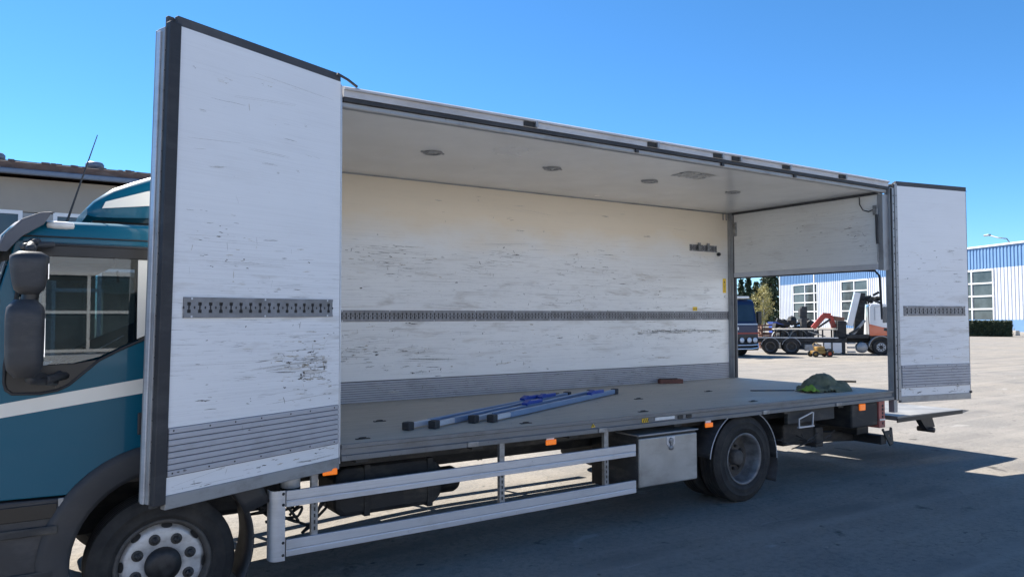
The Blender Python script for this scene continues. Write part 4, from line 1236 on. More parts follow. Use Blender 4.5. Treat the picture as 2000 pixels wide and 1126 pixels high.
MB().tube([(-8.435, YN+0.03, 2.31), (-8.435, YN+0.03, 1.80)], 0.012, 6).build('window_divider', 'rubber', cab)
MB().tube([(-8.50, YN+0.03, 1.83), (-8.68, YN+0.028, 1.725), (-8.80, YN+0.028, 1.705)], 0.006, 6).build('window_edge_trim', 'chrome', cab)
# stripe and shut lines
def stripe(y0, y1):
    return MB().prism([(-9.44, 1.395), (-9.44, 1.318), (-7.76, 1.548), (-7.76, 1.65)], y0, y1)
stripe(YN-0.003, YN-0.0002).build('side_stripe', 'stripe', cab)
stripe(YFAR+0.0002, YFAR+0.003).build('side_stripe', 'stripe', cab)
sm_ = MB()
sm_.tube([(-9.16, YN-0.0005, 2.05), (-9.20, YN-0.0005, 1.75), (-9.25, YN-0.0005, 1.40), (-9.26, YN-0.0005, 1.0), (-9.24, YN-0.0005, 0.90)], 0.004, 5)
sm_.tube([(-7.98, YN-0.0005, 2.38), (-7.96, YN-0.0005, 1.9), (-7.96, YN-0.0005, 1.35), (-8.02, YN-0.0005, 1.12), (-8.08, YN-0.0005, 1.10)], 0.004, 5)
sm_.build('door_shut_line', 'rubber', cab)
MB().box(-8.42, -8.20, YN-0.016, YN-0.001, 1.20, 1.34).build('door_handle', 'plastic', cab, 0.02)
# wheel arch trim, steps
ar = MB()
rows = []
for i in range(25):
    a_ = R(20+ (205-20)*i/24)
    ro, ri = 0.705, 0.535
    x0, z0 = AX+ro*math.cos(a_), AZ+ro*math.sin(a_)
    x1, z1 = AX+ri*math.cos(a_), AZ+ri*math.sin(a_)
    rows.append([(x0, YN-0.001, z0), (x0, YN-0.008, z0), (x0*0.75+x1*0.25, YN-0.014, z0*0.75+z1*0.25), (x0*0.15+x1*0.85, YN-0.018, z0*0.15+z1*0.85), (x1, YN-0.012, z1), (x1, YN+0.04, z1)])
ar.loft(rows)
ar.build('wheel_arch_trim', 'arch', cab, solid=0.01)
stp = MB().prism([(-9.46, 0.30), (-9.46, 0.875), (-8.80, 0.858), (-8.78, 0.74), (-8.84, 0.60), (-8.86, 0.30)], YN-0.004, YN+0.10)
stp.build('step_housing', 'plastic', cab, 0.012)
MB().box(-9.44, -8.845, YN-0.03, YN-0.0045, 0.655, 0.705).build('step_tread', 'frame_grey', cab, 0.008)
MB().box(-9.44, -8.86, YN-0.022, YN-0.0045, 0.40, 0.44).build('step_tread', 'frame_grey', cab, 0.008)
MB().box(-9.44, -8.85, YN-0.012, YN-0.0045, 0.745, 0.835).build('step_recess', 'black', cab, 0.01)
MB().box(-8.845, -8.815, YN-0.012, YN-0.0045, 0.78, 0.86).build('step_clip', 'galv', cab, 0.004)
# interior
MB().box(-9.30, -8.98, 0.12, 2.36, 1.05, 1.53).build('dashboard', 'cabin', cab, 0.05)
whl = MB()
ctr = Vector((-8.86, 0.62, 1.62)); ax = Vector((-0.55, 0, 0.83)).normalized(); s1 = Vector((0, 1, 0)); s2 = ax.cross(s1)
whl.tube([ctr+(s1*math.cos(R(a_))+s2*math.sin(R(a_)))*0.21 for a_ in range(0, 361, 15)], 0.016, 8)
for a_ in (90, 210, 330):
    whl.tube([ctr-ax*0.03, ctr+(s1*math.cos(R(a_))+s2*math.sin(R(a_)))*0.21], 0.014, 6)
whl.build('steering_wheel', 'black', cab)
for y in (0.55, 1.85):
    b = MB().box(-8.62, -8.12, y-0.25, y+0.25, 1.05, 1.28)
    b.prism([(-8.20, 1.25), (-8.06, 1.25), (-7.92, 1.95), (-8.04, 1.97)], y-0.24, y+0.24)
    b.build('seat', 'cabin', cab, 0.04)
MB().box(-9.10, -7.80, 0.10, 2.38, 2.395, 2.41).build('headlining', 'curtain', cab)
MB().box(-7.84, -7.795, 0.10, 2.38, 0.87, 2.39).build('cab_back_trim', 'curtain', cab)
MB().box(-9.05, -9.02, 0.3, 2.2, 2.22, 2.39).build('sun_blind', 'cabin', cab, 0.01)
# mirrors
def mirror_pair(y, s):
    mu = MB()
    # upper housing, rounded box by superellipse loft in z
    def shell(cx, cy, z0, z1, hx, hy, mat, name, taper=0.85, n=10):
        m = MB(); rows = []
        for i in range(n+1):
            t = i/n
            z = z0+(z1-z0)*t
            e_ = (1-abs(2*t-1)**5)**0.5*0.35+0.65 if 0 < i < n else 0.55
            tp_ = taper+(1-taper)*t
            row = []
            for k in range(20):
                a_ = 2*PI*k/20
                c, q = math.cos(a_), math.sin(a_)
                row.append((cx+hx*e_*tp_*math.copysign(abs(c)**0.6, c), cy+hy*e_*math.copysign(abs(q)**0.6, q), z))
            rows.append(row)
        m.loft(rows, closed=True)
        m.add(rows[0], [tuple(range(20))]); m.add(rows[-1], [tuple(range(20))])
        return m.build(name, mat, cab)
    shell(-9.02, y, 2.075, 2.315, 0.105, 0.10, 'plastic', 'wide_angle_mirror', 0.72)
    shell(-9.035, y, 1.61, 2.045, 0.098, 0.11, 'plastic', 'main_mirror', 0.95)
    MB().box(-8.950, -8.9385, y-0.05, y+0.05, 1.72, 1.94).build('mirror_face', 'mirror', cab, 0.002)
    MB().box(-8.932, -8.926, y-0.06, y+0.06, 2.16, 2.25).build('mirror_face', 'mirror', cab, 0.002)
    MB().tube([(-9.02, y, 2.02), (-9.01, y, 2.10)], 0.045, 10).build('mirror_neck', 'black', cab)
    yc = YN if s < 0 else YFAR
    MB().tube(smooth_path([(-9.0, yc+s*0.0, 2.37), (-8.99, (y+yc)/2, 2.385), (-9.02, y, 2.34), (-9.02, y, 2.30)]), 0.022, 8).build('mirror_arm', 'plastic', cab)
    MB().tube(smooth_path([(-8.85, yc, 1.60), (-8.90, (y+yc)/2, 1.585), (-9.0, y, 1.59), (-9.02, y, 1.64)]), 0.024, 8).build('mirror_arm', 'plastic', cab)
mirror_pair(-0.22, -1)
MB().obox((-9.06, -0.10, 2.355), (-8.90, -0.06, 2.375), 0.09, 0.035).build('mirror_head_arm', 'plastic', cab, 0.012)
mirror_pair(2.70, 1)
# far-side door mirror seen through both windows
km = MB()
rows = []
for i, t in enumerate((0, 0.3, 1)):
    rows.append([(-8.27+(0.13-0.02*i)*math.copysign(abs(math.cos(2*PI*k/20))**0.5, math.cos(2*PI*k/20)), 2.66+0.04*i, 2.24+(0.075-0.012*i)*math.copysign(abs(math.sin(2*PI*k/20))**0.5, math.sin(2*PI*k/20))) for k in range(20)])
km.loft(rows, closed=True); km.add(rows[0], [tuple(range(20))]); km.add(rows[-1], [tuple(range(20))])
km.build('kerb_mirror', 'stripe', cab)
MB().tube([(-8.3, 2.44, 2.36), (-8.28, 2.60, 2.33), (-8.27, 2.67, 2.28)], 0.012, 6).build('kerb_mirror_arm', 'black', cab)
# visor above the windscreen
vs_ = MB()
rows = []
for x, z in ((-8.965, 2.60), (-9.03, 2.585), (-9.12, 2.54), (-9.20, 2.45), (-9.245, 2.34)):
    rows.append([(x+0.06*abs((y-1.24)/1.18)**3, y, z-0.02*abs((y-1.24)/1.18)**4) for y in [0.0+2.48*k/16 for k in range(17)]])
vs_.loft(rows)
vs_.build('sun_visor', 'visor', cab, solid=0.008)
for y in (0.0, 2.47):
    MB().prism([(-8.905, 2.58), (-8.97, 2.57), (-9.06, 2.525), (-9.14, 2.435), (-9.18, 2.33), (-9.13, 2.33), (-9.06, 2.42), (-8.95, 2.50)], y, y+0.012).build('visor_end', 'visor', cab, 0.003)
MB().tube([(-8.98, 0.06, 2.52), (-8.95, 0.10, 2.47)], 0.012, 6).build('visor_bracket', 'galv', cab)
rl = MB().lathe([(0, -0.075), (0.018, -0.07), (0.024, -0.03), (0.024, 0.03), (0.018, 0.07), (0, 0.075)], (-8.86, 0.06, 2.505), 'x', 14)
rl.build('roof_marker_lamp', 'whitetag', cab)
MB().tube([(-8.82, 0.45, 2.53), (-8.80, 0.45, 2.60), (-8.64, 0.45, 3.17)], [0.014, 0.008, 0.003], 6).build('antenna', 'rubber', cab)
# roof air deflector
df = MB()
rows = []
for x, zt, zb, ins in ((-8.70, 2.665, 2.615, 0.30), (-8.66, 2.72, 2.60, 0.26), (-8.55, 2.81, 2.60, 0.24), (-8.35, 2.90, 2.61, 0.23), (-8.05, 3.02, 2.62, 0.22), (-7.72, 3.16, 2.62, 0.22)):
    a0_, a1_ = YN+ins, 2.43-ins
    rows.append([(x, a0_, zb), (x, a0_-0.01, zb+(zt-zb)*0.35), (x, a0_, zb+(zt-zb)*0.75), (x, a0_+0.05, zb+(zt-zb)*0.95), (x, a0_+0.16, zt), (x, 1.24, zt+0.03), (x, a1_-0.16, zt), (x, a1_-0.05, zb+(zt-zb)*0.95), (x, a1_, zb+(zt-zb)*0.75), (x, a1_+0.01, zb+(zt-zb)*0.35), (x, a1_, zb)])
df.loft(rows)
df.add(rows[0], [tuple(range(11))])
df.build('roof_deflector', 'blue', cab)
ds = MB()
ds.add([(-8.62, 0.274, 2.655), (-8.35, 0.266, 2.69), (-7.74, 0.255, 2.74), (-7.74, 0.255, 2.90), (-8.35, 0.266, 2.79), (-8.60, 0.274, 2.70)], [(0, 1, 4, 5), (1, 2, 3, 4)])
ds.build('deflector_stripe', 'stripe', cab, solid=0.003)
MB().box(-8.66, -7.8, 0.50, 2.0, 2.56, 2.60).build('deflector_base', 'plastic', cab, 0.01)

# ================================================================== LOOSE THINGS ON THE DECK
def load_bar(pa, pb, zoff, label, mech):
    pa = Vector((pa[0], pa[1], ZF)); pb = Vector((pb[0], pb[1], ZF))
    t = thing('load_bar', label, 'load bar', tuple((pa+pb)/2), 0, 'load bars lying on the cargo floor')
    d = (pb-pa).normalized(); Ln = (pb-pa).length
    up_ = Vector((0, 0, 1))
    at = lambda s, h=0.0: pa+d*s+up_*(0.034+zoff+h)
    MB().obox(at(0.0), at(0.075), 0.075, 0.066).build('rubber_foot', 'rubber', t, 0.008)
    MB().obox(at(Ln-0.075), at(Ln), 0.075, 0.066).build('rubber_foot', 'rubber', t, 0.008)
    MB().obox(at(0.07), at(0.33), 0.036, 0.042).build('inner_tube', 'bar_alu', t, 0.003)
    MB().obox(at(0.33), at(Ln-0.07), 0.046, 0.050).build('outer_tube', 'bar_blue', t, 0.004)
    s = Ln*mech
    MB().obox(at(s-0.14, 0.042), at(s+0.16, 0.036), 0.052, 0.034).build('lock_lever', 'bar_mech', t, 0.006)
    MB().obox(at(s-0.20, 0.030), at(s-0.10, 0.056), 0.06, 0.03).build('lever_pivot', 'bar_mech', t, 0.006)
    return t
load_bar((-6.40, 0.37), (-3.92, 1.62), 0, 'blue load bar whose dark foot reaches nearest the left cargo door', 0.78)
load_bar((-6.18, 0.33), (-3.72, 1.66), 0, 'blue load bar with second foot from the left cargo door', 0.80)
load_bar((-5.74, 0.43), (-3.36, 1.68), 0, 'blue load bar third from the left door, between two others', 0.44)
load_bar((-5.58, 0.38), (-3.02, 1.64), 0, 'blue load bar reaching farthest toward the open rear', 0.80)

# wooden block
t = thing('wooden_block', 'small red-brown block lying against the kick plate of the back wall', 'block', (-1.45, 2.3, ZF))
MB().obox((-1.60, 2.36, ZF+0.03), (-1.28, 2.24, ZF+0.03), 0.10, 0.058).build('block_body', 'brick', t, 0.006)
MB().obox((-1.585, 2.355, ZF+0.066), (-1.35, 2.27, ZF+0.066), 0.07, 0.012).build('block_strap', 'nut', t, 0.003)

# crumpled cloth heap
t = thing('cloth_heap', 'crumpled olive grey tarpaulin heaped near the open rear of the deck', 'tarpaulin', (-0.60, 0.5, ZF))
cl = MB()
rows = []
nx, ny = 46, 34
for i in range(ny+1):
    row = []
    for j in range(nx+1):
        u, v_ = j/nx*2-1, i/ny*2-1
        r_ = math.hypot(u*(1+0.15*math.sin(v_*5)), v_*(1+0.2*math.sin(u*4+1)))
        hgt = max(0, 1-r_**1.7)
        nn = noise.noise(Vector((u*1.6, v_*1.6, 3)))*0.5+noise.noise(Vector((u*3.6+3, v_*3.6, 1)))*0.20
        ridge = 1-abs(noise.noise(Vector((u*2.4+4, v_*2.4, 9))))*2
        fold = 1-abs(noise.noise(Vector((u*5.2, v_*5.2, 4))))*2
        def dome(cu, cv, ru, rv):
            q = ((u-cu)/ru)**2+((v_-cv)/rv)**2
            return max(0.0, 1-q**1.5)**0.42
        top = max(0.19*dome(-0.10, 0.05, 0.46, 0.62), 0.12*dome(-0.42, 0.15, 0.34, 0.5), 0.085*dome(0.42, -0.1, 0.46, 0.6), 0.06*dome(0.0, 0.0, 0.98, 0.95))
        crease = 1-abs(noise.noise(Vector((u*1.3+v_*2.2, v_*1.2-u*2.4, 14))))*2.6
        z = top*(1+0.25*nn)+(0.018*ridge+0.012*fold+0.030*crease)*min(1, hgt*3)
        z = max(0.002, z*0.86)+0.002
        ex_ = 1+0.10*noise.noise(Vector((u*1.5+7, v_*1.5, 2)))
        row.append((-0.60+0.43*u*ex_+0.03*nn, 0.46+0.27*v_*ex_+0.03*ridge, ZF+z))
    rows.append(row)
# drop the flat corners so the outline is a ragged cloth edge
n1 = nx+1
vsx = [p for r in rows for p in r]
fsx = []
for i in range(ny):
    for j in range(nx):
        u, v_ = (j+0.5)/nx*2-1, (i+0.5)/ny*2-1
        lim = 1.0+0.12*noise.noise(Vector((math.atan2(v_, u)*1.7, 0, 5)))
        if math.hypot(u, v_) < lim:
            fsx.append((i*n1+j, i*n1+j+1, (i+1)*n1+j+1, (i+1)*n1+j))
cl.add(vsx, fsx, True)
cl.build('tarpaulin_sheet', 'tarp', t, solid=0.004)
hv = MB()
rows = []
for i in range(13):
    rows.append([(-1.08+0.15*j/12+0.012*noise.noise(Vector((i*0.5, j*0.5, 2))), 0.30+0.22*i/12, ZF+0.02+0.045*abs(noise.noise(Vector((i*0.28, j*0.30, 7))))+0.05*math.sin(PI*j/12)*math.sin(PI*i/12)) for j in range(13)])
hv.loft(rows)
hvo = hv.build('high_visibility_vest', 'hiviz', None, solid=0.003)
tag(hvo, 'bright yellow-green safety vest lying against the tarpaulin heap', 'vest')
sk = MB().tube([(-0.45, 0.62, ZF+0.10), (-0.02, 0.42, ZF+0.085)], [0.013, 0.014], 8)
tag(sk.build('broom_handle', 'wood', None), 'short wooden stick poking out of the tarpaulin heap', 'stick')
rd = MB().tube([(-1.42, 0.95, ZF+0.006), (-1.0, 0.62, ZF+0.012)], 0.007, 6)
tag(rd.build('thin_rod', 'nut', None), 'thin dark rod lying on the deck left of the tarpaulin', 'rod')

# ================================================================== BACKGROUND
CG = Vector((-9.1007, -5.3023, 0)); F2 = Vector((0.5514, 0.8342, 0)); R2 = Vector((0.8342, -0.5514, 0))
def yard(D, side_m):
    """a spot in the yard: metres ahead of the viewpoint and metres to the right"""
    return CG+F2*D+R2*side_m

# ---- beige hall behind the cab
t = thing('beige_hall', 'beige flat-roofed hall with brown fascia behind the blue cab', 'building', (-12, 19, 0))
YB = 18.8
hx0, hx1 = -30.0, 1.5
wins = [(-10.4, -8.75), (-8.2, -5.9), (-5.3, -3.0)]
holes = []
b = MB().box(hx0, hx1, YB, YB+14, 4.80, 5.70)
b.build('upper_wall', 'render_beige', t)
lower = MB()
edges = [hx0]+[v for w_ in ((-16, -13), (-12.4, -10.8), (-10.4, -8.9), (-8.2, -5.9), (-5.2, -3.0)) for v in w_]+[hx1]
for i in range(0, len(edges), 2):
    lower.box(edges[i], edges[i+1], YB+0.02, YB+14, 0.0, 4.78)
lower.build('lower_wall', 'siding', t)
for (x0, x1) in ((-16, -13), (-12.4, -10.8), (-10.4, -8.9), (-8.2, -5.9), (-5.2, -3.0)):
    zs = (0.9, 2.72, 3.3, 4.78) if x0 != -8.2 else (0.05, 2.72, 3.3, 4.78)
    MB().box(x0, x1, YB+0.05, YB+0.4, 0.0, zs[0]).build('window_apron', 'siding', t)
    f_ = MB()
    for z in zs:
        f_.box(x0, x1, YB-0.01, YB+0.08, z-0.05, z+0.05)
    xm = (x0+x1)/2
    for x in (x0+0.05, x1-0.05, xm):
        f_.box(x-0.05, x+0.05, YB-0.012, YB+0.08, zs[0]+0.0505, 4.729)
    fo = f_.build('window', 'frame_white', t)
    for za, zb in ((zs[0], zs[1]), (zs[1], zs[2]), (zs[2], zs[3])):
        for xa, xb in ((x0, xm), (xm, x1)):
            MB().box(xa+0.1, xb-0.1, YB+0.03, YB+0.05, za+0.05, zb-0.05).build('pane', 'bglass', fo)
sd = MB()
for k in range(8):
    z = 0.5+k*0.52
    for i in range(0, len(edges), 2):
        sd.box(edges[i]+0.02, edges[i+1]-0.02, YB-0.004, YB+0.02, z, z+0.03)
tag(sd.build('siding_joints', 'gutter', t), kind='stuff')
MB().box(hx0-0.5, hx1+0.5, YB-0.45, YB+14.4, 5.86, 6.06).build('roof_fascia', 'fascia', t, 0.02)
MB().box(hx0-0.5, hx1+0.5, YB-0.60, YB-0.455, 5.72, 5.86).build('gutter', 'gutter', t, 0.03)
MB().box(hx0-0.4, hx1+0.4, YB-0.40, YB+14.3, 6.06, 6.09).build('roof_surface', 'roofing', t)
for x in (-9.55, -7.2):
    v = MB().lathe([(0.16, 0), (0.16, 0.10), (0.24, 0.11), (0.24, 0.22), (0.20, 0.27), (0, 0.28)], (x, YB+0.3, 6.09), 'z', 14)
    v.build('roof_vent', 'gutter', t)
rr_ = MB()
for k in range(120):
    x = random.uniform(-14, -4)
    s_ = random.uniform(0.02, 0.06)
    rr_.box(x, x+s_*2.5, YB-0.44+random.random()*0.2, YB-0.2, 6.061, 6.062+s_)
tag(rr_.build('roof_moss', 'fascia', t), kind='stuff')

# ---- pale hall across the yard, facing the lorry's open side (mirrored in the cab glass and paint)
t = thing('pale_hall', 'long pale hall across the yard, opposite the open cargo side', 'building', (0, -31, 0))
YH = -31.0
MB().box(-60, 45, YH-16, YH, -0.3, 8.2).build('hall_wall', 'clad_white', t)
MB().box(-60.4, 45.4, YH-16.4, YH+0.4, 8.2, 8.5).build('roof_edge', 'gutter', t)
for k in range(13):
    x = -56+8*k
    f_ = MB()
    for z in (0.6, 2.2, 3.8):
        f_.box(x, x+3.2, YH+0.001, YH+0.10, z-0.06, z+0.06)
    for xx in (x, x+1.6, x+3.2):
        f_.box(xx-0.06, xx+0.06, YH+0.001, YH+0.095, 0.661, 3.739)
    fo = f_.build('window', 'frame_white', t)
    for xa in (x, x+1.6):
        for za in (0.6, 2.2):
            MB().box(xa+0.06, xa+1.54, YH+0.002, YH+0.03, za+0.06, za+1.54).build('pane', 'bglass', fo)

# ---- blue and white hall
A = yard(92.6, 92.6*(2000-1000)/1478.7)
Bp = yard(149.7, 149.7*(1525-1000)/1478.7)
dirv = (A-Bp); LB = dirv.length; dirv.normalize()
rz = math.atan2(dirv.y, dirv.x)
t = thing('blue_white_hall', 'long white corrugated hall with blue band under its roof', 'building', tuple(Bp), rz, world=False)
# local: x along facade (0 = far left corner, LB at frame edge), -y toward the camera
HS, HT = 8.1, 10.9
def corr(x0, x1, z0, z1, mat, name, pitch=0.55, amp=0.09):
    m = MB()
    prof = []
    x = x0
    while x < x1-1e-6:
        for fx, fy in ((0, 0), (0.3, 0), (0.42, -amp), (0.88, -amp)):
            prof.append((min(x+fx*pitch, x1), fy))
        x += pitch
    prof.append((x1, 0))
    m.loft([[(x, y, z) for x, y in prof] for z in (z0, z1)], smooth=False)
    return m.build(name, mat, t)
WL = LB+40
winx = []
def facade_u(u):   # facade coordinate for a viewing bearing
    d = F2+R2*((u-1000)/1478.7)
    # intersect CG + s d with Bp + q dirv
    det = d.x*(-dirv.y)-d.y*(-dirv.x)
    rx, ry = Bp.x-CG.x, Bp.y-CG.y
    q = (d.x*ry-d.y*rx)/det*1.0
    return q
q1a, q1b = sorted((abs(facade_u(1550)), abs(facade_u(1598))))
q2a, q2b = sorted((abs(facade_u(1644)), abs(facade_u(1697))))
q3a, q3b = sorted((abs(facade_u(1852)), abs(facade_u(1943))))
q3a = q3b-(q2b-q2a)
spans = [(q1a, q1b), (q2a, q2b), (q3a, q3b), (q3b+12, q3b+12+(q2b-q2a))]
xs = 0.0
ZW0, ZW1 = 1.2, 7.9
for i, (a_, b0) in enumerate(spans+[(WL, WL)]):
    corr(xs, a_, 0.0, HS, 'clad_white', 'cladding')
    if i < len(spans):
        corr(a_, b0, 0.0, ZW0, 'clad_blue', 'cladding')
        corr(a_, b0, ZW1, HS, 'clad_white', 'cladding')
        f_ = MB()
        nr = 4
        zz = [ZW0+(ZW1-ZW0)*k/nr for k in range(nr+1)]
        for z in zz:
            f_.box(a_, b0, -0.16, 0.05, z-0.09, z+0.09)
        for x in (a_+0.1, (a_+b0)/2, b0-0.1):
            f_.box(x-0.08, x+0.08, -0.165, 0.05, ZW0+0.091, ZW1-0.091)
        fo = f_.build('window', 'frame_white', t)
        for k in range(nr):
            for x0, x1 in ((a_, (a_+b0)/2), ((a_+b0)/2, b0)):
                MB().box(x0+0.2, x1-0.1, -0.03, 0.0, zz[k]+0.085, zz[k+1]-0.085).build('pane', 'bglass', fo)
    xs = b0
corr(0, WL, HS, HT, 'clad_blue', 'blue_band')
MB().box(-0.15, WL, -0.25, 0.3, HT, HT+0.22).build('roof_edge', 'frame_white', t)
MB().box(-0.2, 0.0, -0.2, 0.2, 0, HT).build('corner_trim', 'frame_white', t)
MB().box(0.0, WL, 0.12, 30, 0.0, HT-0.01).build('hall_body', 'clad_white', t)
for q in (12.0,):
    MB().box(q, q+0.25, -0.2, -0.1, 0, HT).build('downpipe', 'frame_white', t)
MB().box(LB-9, WL, -0.14, -0.10, 0.0, 1.5).build('plinth', 'clad_blue', t)
# lamp on the roof edge
ql = abs(facade_u(1975))
t2 = thing('roof_lamp', 'small street-lamp head on a curved arm above the blue hall roof', 'lamp', tuple(Bp+dirv*ql+Vector((0, 0, HT+0.22))), rz, world=False)
MB().tube([(0, 0, 0), (-0.1, -0.3, 0.5), (-1.2, -0.6, 0.75), (-2.4, -0.7, 1.15)], 0.07, 6).build('lamp_arm', 'galv', t2)
MB().box(-3.2, -2.3, -0.9, -0.5, 1.10, 1.32).build('lamp_head', 'galv', t2, 0.05)

# ---- vegetation
def foliage(m, pts, size, rnd):
    for p in pts:
        n = Vector((rnd.uniform(-1, 1), rnd.uniform(-1, 1), rnd.uniform(-1, 1)))
        if n.length < 1e-3: continue
        n.normalize()
        a_ = n.orthogonal().normalized()*size*rnd.uniform(0.6, 1.3)
        b0 = n.cross(a_).normalized()*size*rnd.uniform(0.3, 0.7)
        p = Vector(p)
        m.add([p-a_, p+b0, p+a_, p-b0], [(0, 1, 2, 3)])

def spruce(loc, h, wdt, label, seed):
    rnd = random.Random(seed)
    t = thing('spruce_tree', label, 'tree', tuple(loc), 0, 'spruces behind the yard', world=False)
    MB().tube([(0, 0, 0), (0, 0, h*0.5), (0, 0, h*0.97)], [h*0.016, h*0.01, 0.02], 7).build('trunk', 'bark', t)
    m = MB()
    lim = MB()
    n = int(h*2.0)
    for k in range(n):
        z = h*(0.10+0.90*k/n)
        rad = wdt*(1-(k/n))**0.85*rnd.uniform(0.75, 1.1)+0.15
        nb = 9
        for j in range(nb):
            a_ = rnd.uniform(0, 2*PI)
            ln = rad*rnd.uniform(0.6, 1.1)
            tip = Vector((math.cos(a_)*ln, math.sin(a_)*ln, z-0.30*ln))
            base = Vector((0, 0, z))
            lim.tube([base, tip], [0.04, 0.012], 4)
            pts = []
            for q in range(int(9+ln*7)):
                f = rnd.random()**0.7
                p = base.lerp(tip, f)+Vector((rnd.gauss(0, 0.16), rnd.gauss(0, 0.16), rnd.gauss(-0.1, 0.16)))
                pts.append(p)
            foliage(m, pts, 0.30, rnd)
    lim.build('branches', 'bark', t)
    m.build('crown', 'spruce', t)
for D, u, h, wd_, lb, sd_ in ((150, 1448, 9.6, 2.0, 'slim dark spruce just right of the far rear post', 1),
                             (165, 1462, 11.2, 2.2, 'second dark spruce right of the far rear post, taller', 2),
                             (140, 1477, 8.6, 1.7, 'short dark spruce just left of the yellow birch', 3),
                             (155, 1507, 17.0, 3.6, 'broad dark spruce beside the white hall corner', 4),
                             (175, 1494, 13.0, 2.8, 'dark spruce right behind the yellow birch', 5)):
    spruce(yard(D, D*(u-1000)/1478.7), h, wd_, lb, sd_)

rnd = random.Random(21)
bp = yard(70, 70*(1491-1000)/1478.7)
t = thing('birch_tree', 'young yellow-green birch between the navy lorry and the hall', 'tree', tuple(bp), world=False)
MB().tube([(0, 0, 0), (0.05, 0, 1.6), (0, 0.05, 4.6)], [0.07, 0.05, 0.01], 7).build('trunk', 'birchbark', t)
lim = MB(); m = MB()
for k in range(34):
    z = 1.5+3.1*k/34
    prof_r = 1.0*math.sin(PI*min(1, max(0.08, (z-1.1)/3.9)))**0.7
    a_ = rnd.uniform(0, 2*PI)
    ln = prof_r*rnd.uniform(0.6, 1.1)
    base = Vector((0, 0, z-0.35)); tip = Vector((math.cos(a_)*ln, math.sin(a_)*ln, z+0.25))
    lim.tube([base, tip], [0.018, 0.005], 4)
    foliage(m, [base.lerp(tip, rnd.uniform(0.3, 1.05))+Vector((rnd.gauss(0, 0.13), rnd.gauss(0, 0.13), rnd.gauss(0, 0.16))) for q in range(80)], 0.075, rnd)
lim.build('branches', 'birchbark', t)
m.build('crown', 'birch', t)

# hedge block in front of the hall at the right
rnd = random.Random(5)
ha = yard(73, 73*(1885-1000)/1478.7); hb_ = yard(71, 71*(1973-1000)/1478.7)
hd = (hb_-ha); hl_ = hd.length
t = thing('clipped_hedge', 'dark clipped hedge in front of the hall right of the rear door', 'hedge', tuple(ha), math.atan2(hd.y, hd.x), world=False)
m = MB()
for k in range(9000):
    p = Vector((rnd.uniform(0, hl_), rnd.uniform(0, 1.1), rnd.uniform(0.02, 1.45+0.08*math.sin(k))))
    if rnd.random() < 0.6:
        f = rnd.randrange(3)
        if f == 0: p.y = rnd.gauss(0, 0.04)
        elif f == 1: p.z = 1.42+rnd.gauss(0, 0.05)
        else: p.x = hl_*rnd.choice((0, 1))+rnd.gauss(0, 0.05)
    foliage(m, [p], 0.09, rnd)
m.build('leaves', 'hedge', t)
MB().box(0.1, hl_-0.1, 0.12, 1.0, 0, 1.35).build('dense_core', 'hedge', t)
# clutter right of the hedge
p = yard(76, 76*(1979-1000)/1478.7)
t = thing('concrete_bollard', 'small pale concrete block right of the clipped hedge', 'block', tuple(p), world=False)
MB().prism([(-0.5, 0), (0.5, 0), (0.36, 0.5), (-0.36, 0.5)], -0.35, 0.35).build('block_body', 'plank', t, 0.04)
MB().tube([(-0.1, 0, 0.5), (-0.08, 0, 0.7), (0.08, 0, 0.7), (0.1, 0, 0.5)], 0.03, 6).build('lifting_loop', 'galv', t)

# ---- crane lorry (rear at left, cab at right)
ra = yard(40.6, 40.6*(1477-1000)/1478.7); rb = yard(38.6, 38.6*(1766-1000)/1478.7)
dv = rb-ra
t = thing('crane_lorry', 'flatbed lorry with white and orange cab and folded crane', 'truck', tuple(ra), math.atan2(dv.y, dv.x), world=False)
S = 1.0
# local x forward along lorry, y: left side (away) positive, near side at y=-1.2
for y in (-0.45, 0.35):
    MB().box(0.0, 7.2, y, y+0.10, 0.60, 0.80).build('frame_rail', 'frame_dark', t)
bed = MB().box(0.0, 4.3, -1.14, 1.14, 0.64, 0.835).build('bed_frame', 'frame_dark', t, 0.01)
MB().box(0.0, 3.9, -1.155, -1.141, 0.84, 0.885).build('bed_edge_rail', 'truck_white', bed)
for k in range(6):
    MB().box(0.83, 3.88, -1.10+k*0.375, -0.75+k*0.375, 1.255, 1.305).build('deck_plank', 'plank', t)
for x in (1.25, 2.14, 2.43, 3.17, 0.88, 3.84):
    for y in (-1.05, 1.05):
        MB().box(x-0.035, x+0.035, y-0.035, y+0.035, 0.836, 1.254).build('stanchion', 'frame_dark', t)
for x in (1.16, 2.04):   # pale half-round fenders carried on the bed
    arch('carried_fender', 'siding', x, 0.85, 0.42, -0.98, -0.45, 6, 174, 0.03, 18, t)
    arch('carried_fender', 'frame_dark', x, 0.85, 0.38, -0.90, -0.50, 6, 174, 0.03, 18, t)
MB().obox((2.45, -0.9, 1.20), (3.30, -0.9, 0.93), 0.30, 0.06).build('loading_ramp', 'plank', t)
for cx in (0.63, 1.66):
    wheel(cx, -1.0, 0.40, 0.40, 0.28, False, simple=True, parent=t)
    wheel(cx, 1.0, 0.40, 0.40, 0.28, False, out=1, simple=True, parent=t)
    wa = arch('wheel_wing', 'frame_dark', cx, 0.40, 0.455, -1.16, -0.80, 12, 168, 0.02, 16, t)
    MB().tube([(cx+0.46*math.cos(R(a_)), -1.165, 0.40+0.46*math.sin(R(a_))) for a_ in range(12, 169, 12)], 0.012, 5).build('wing_edge', 'alu', wa)
wheel(5.88, -1.0, 0.40, 0.40, 0.28, True, simple=True, parent=t)
wheel(5.88, 1.0, 0.40, 0.40, 0.28, True, out=1, simple=True, parent=t)
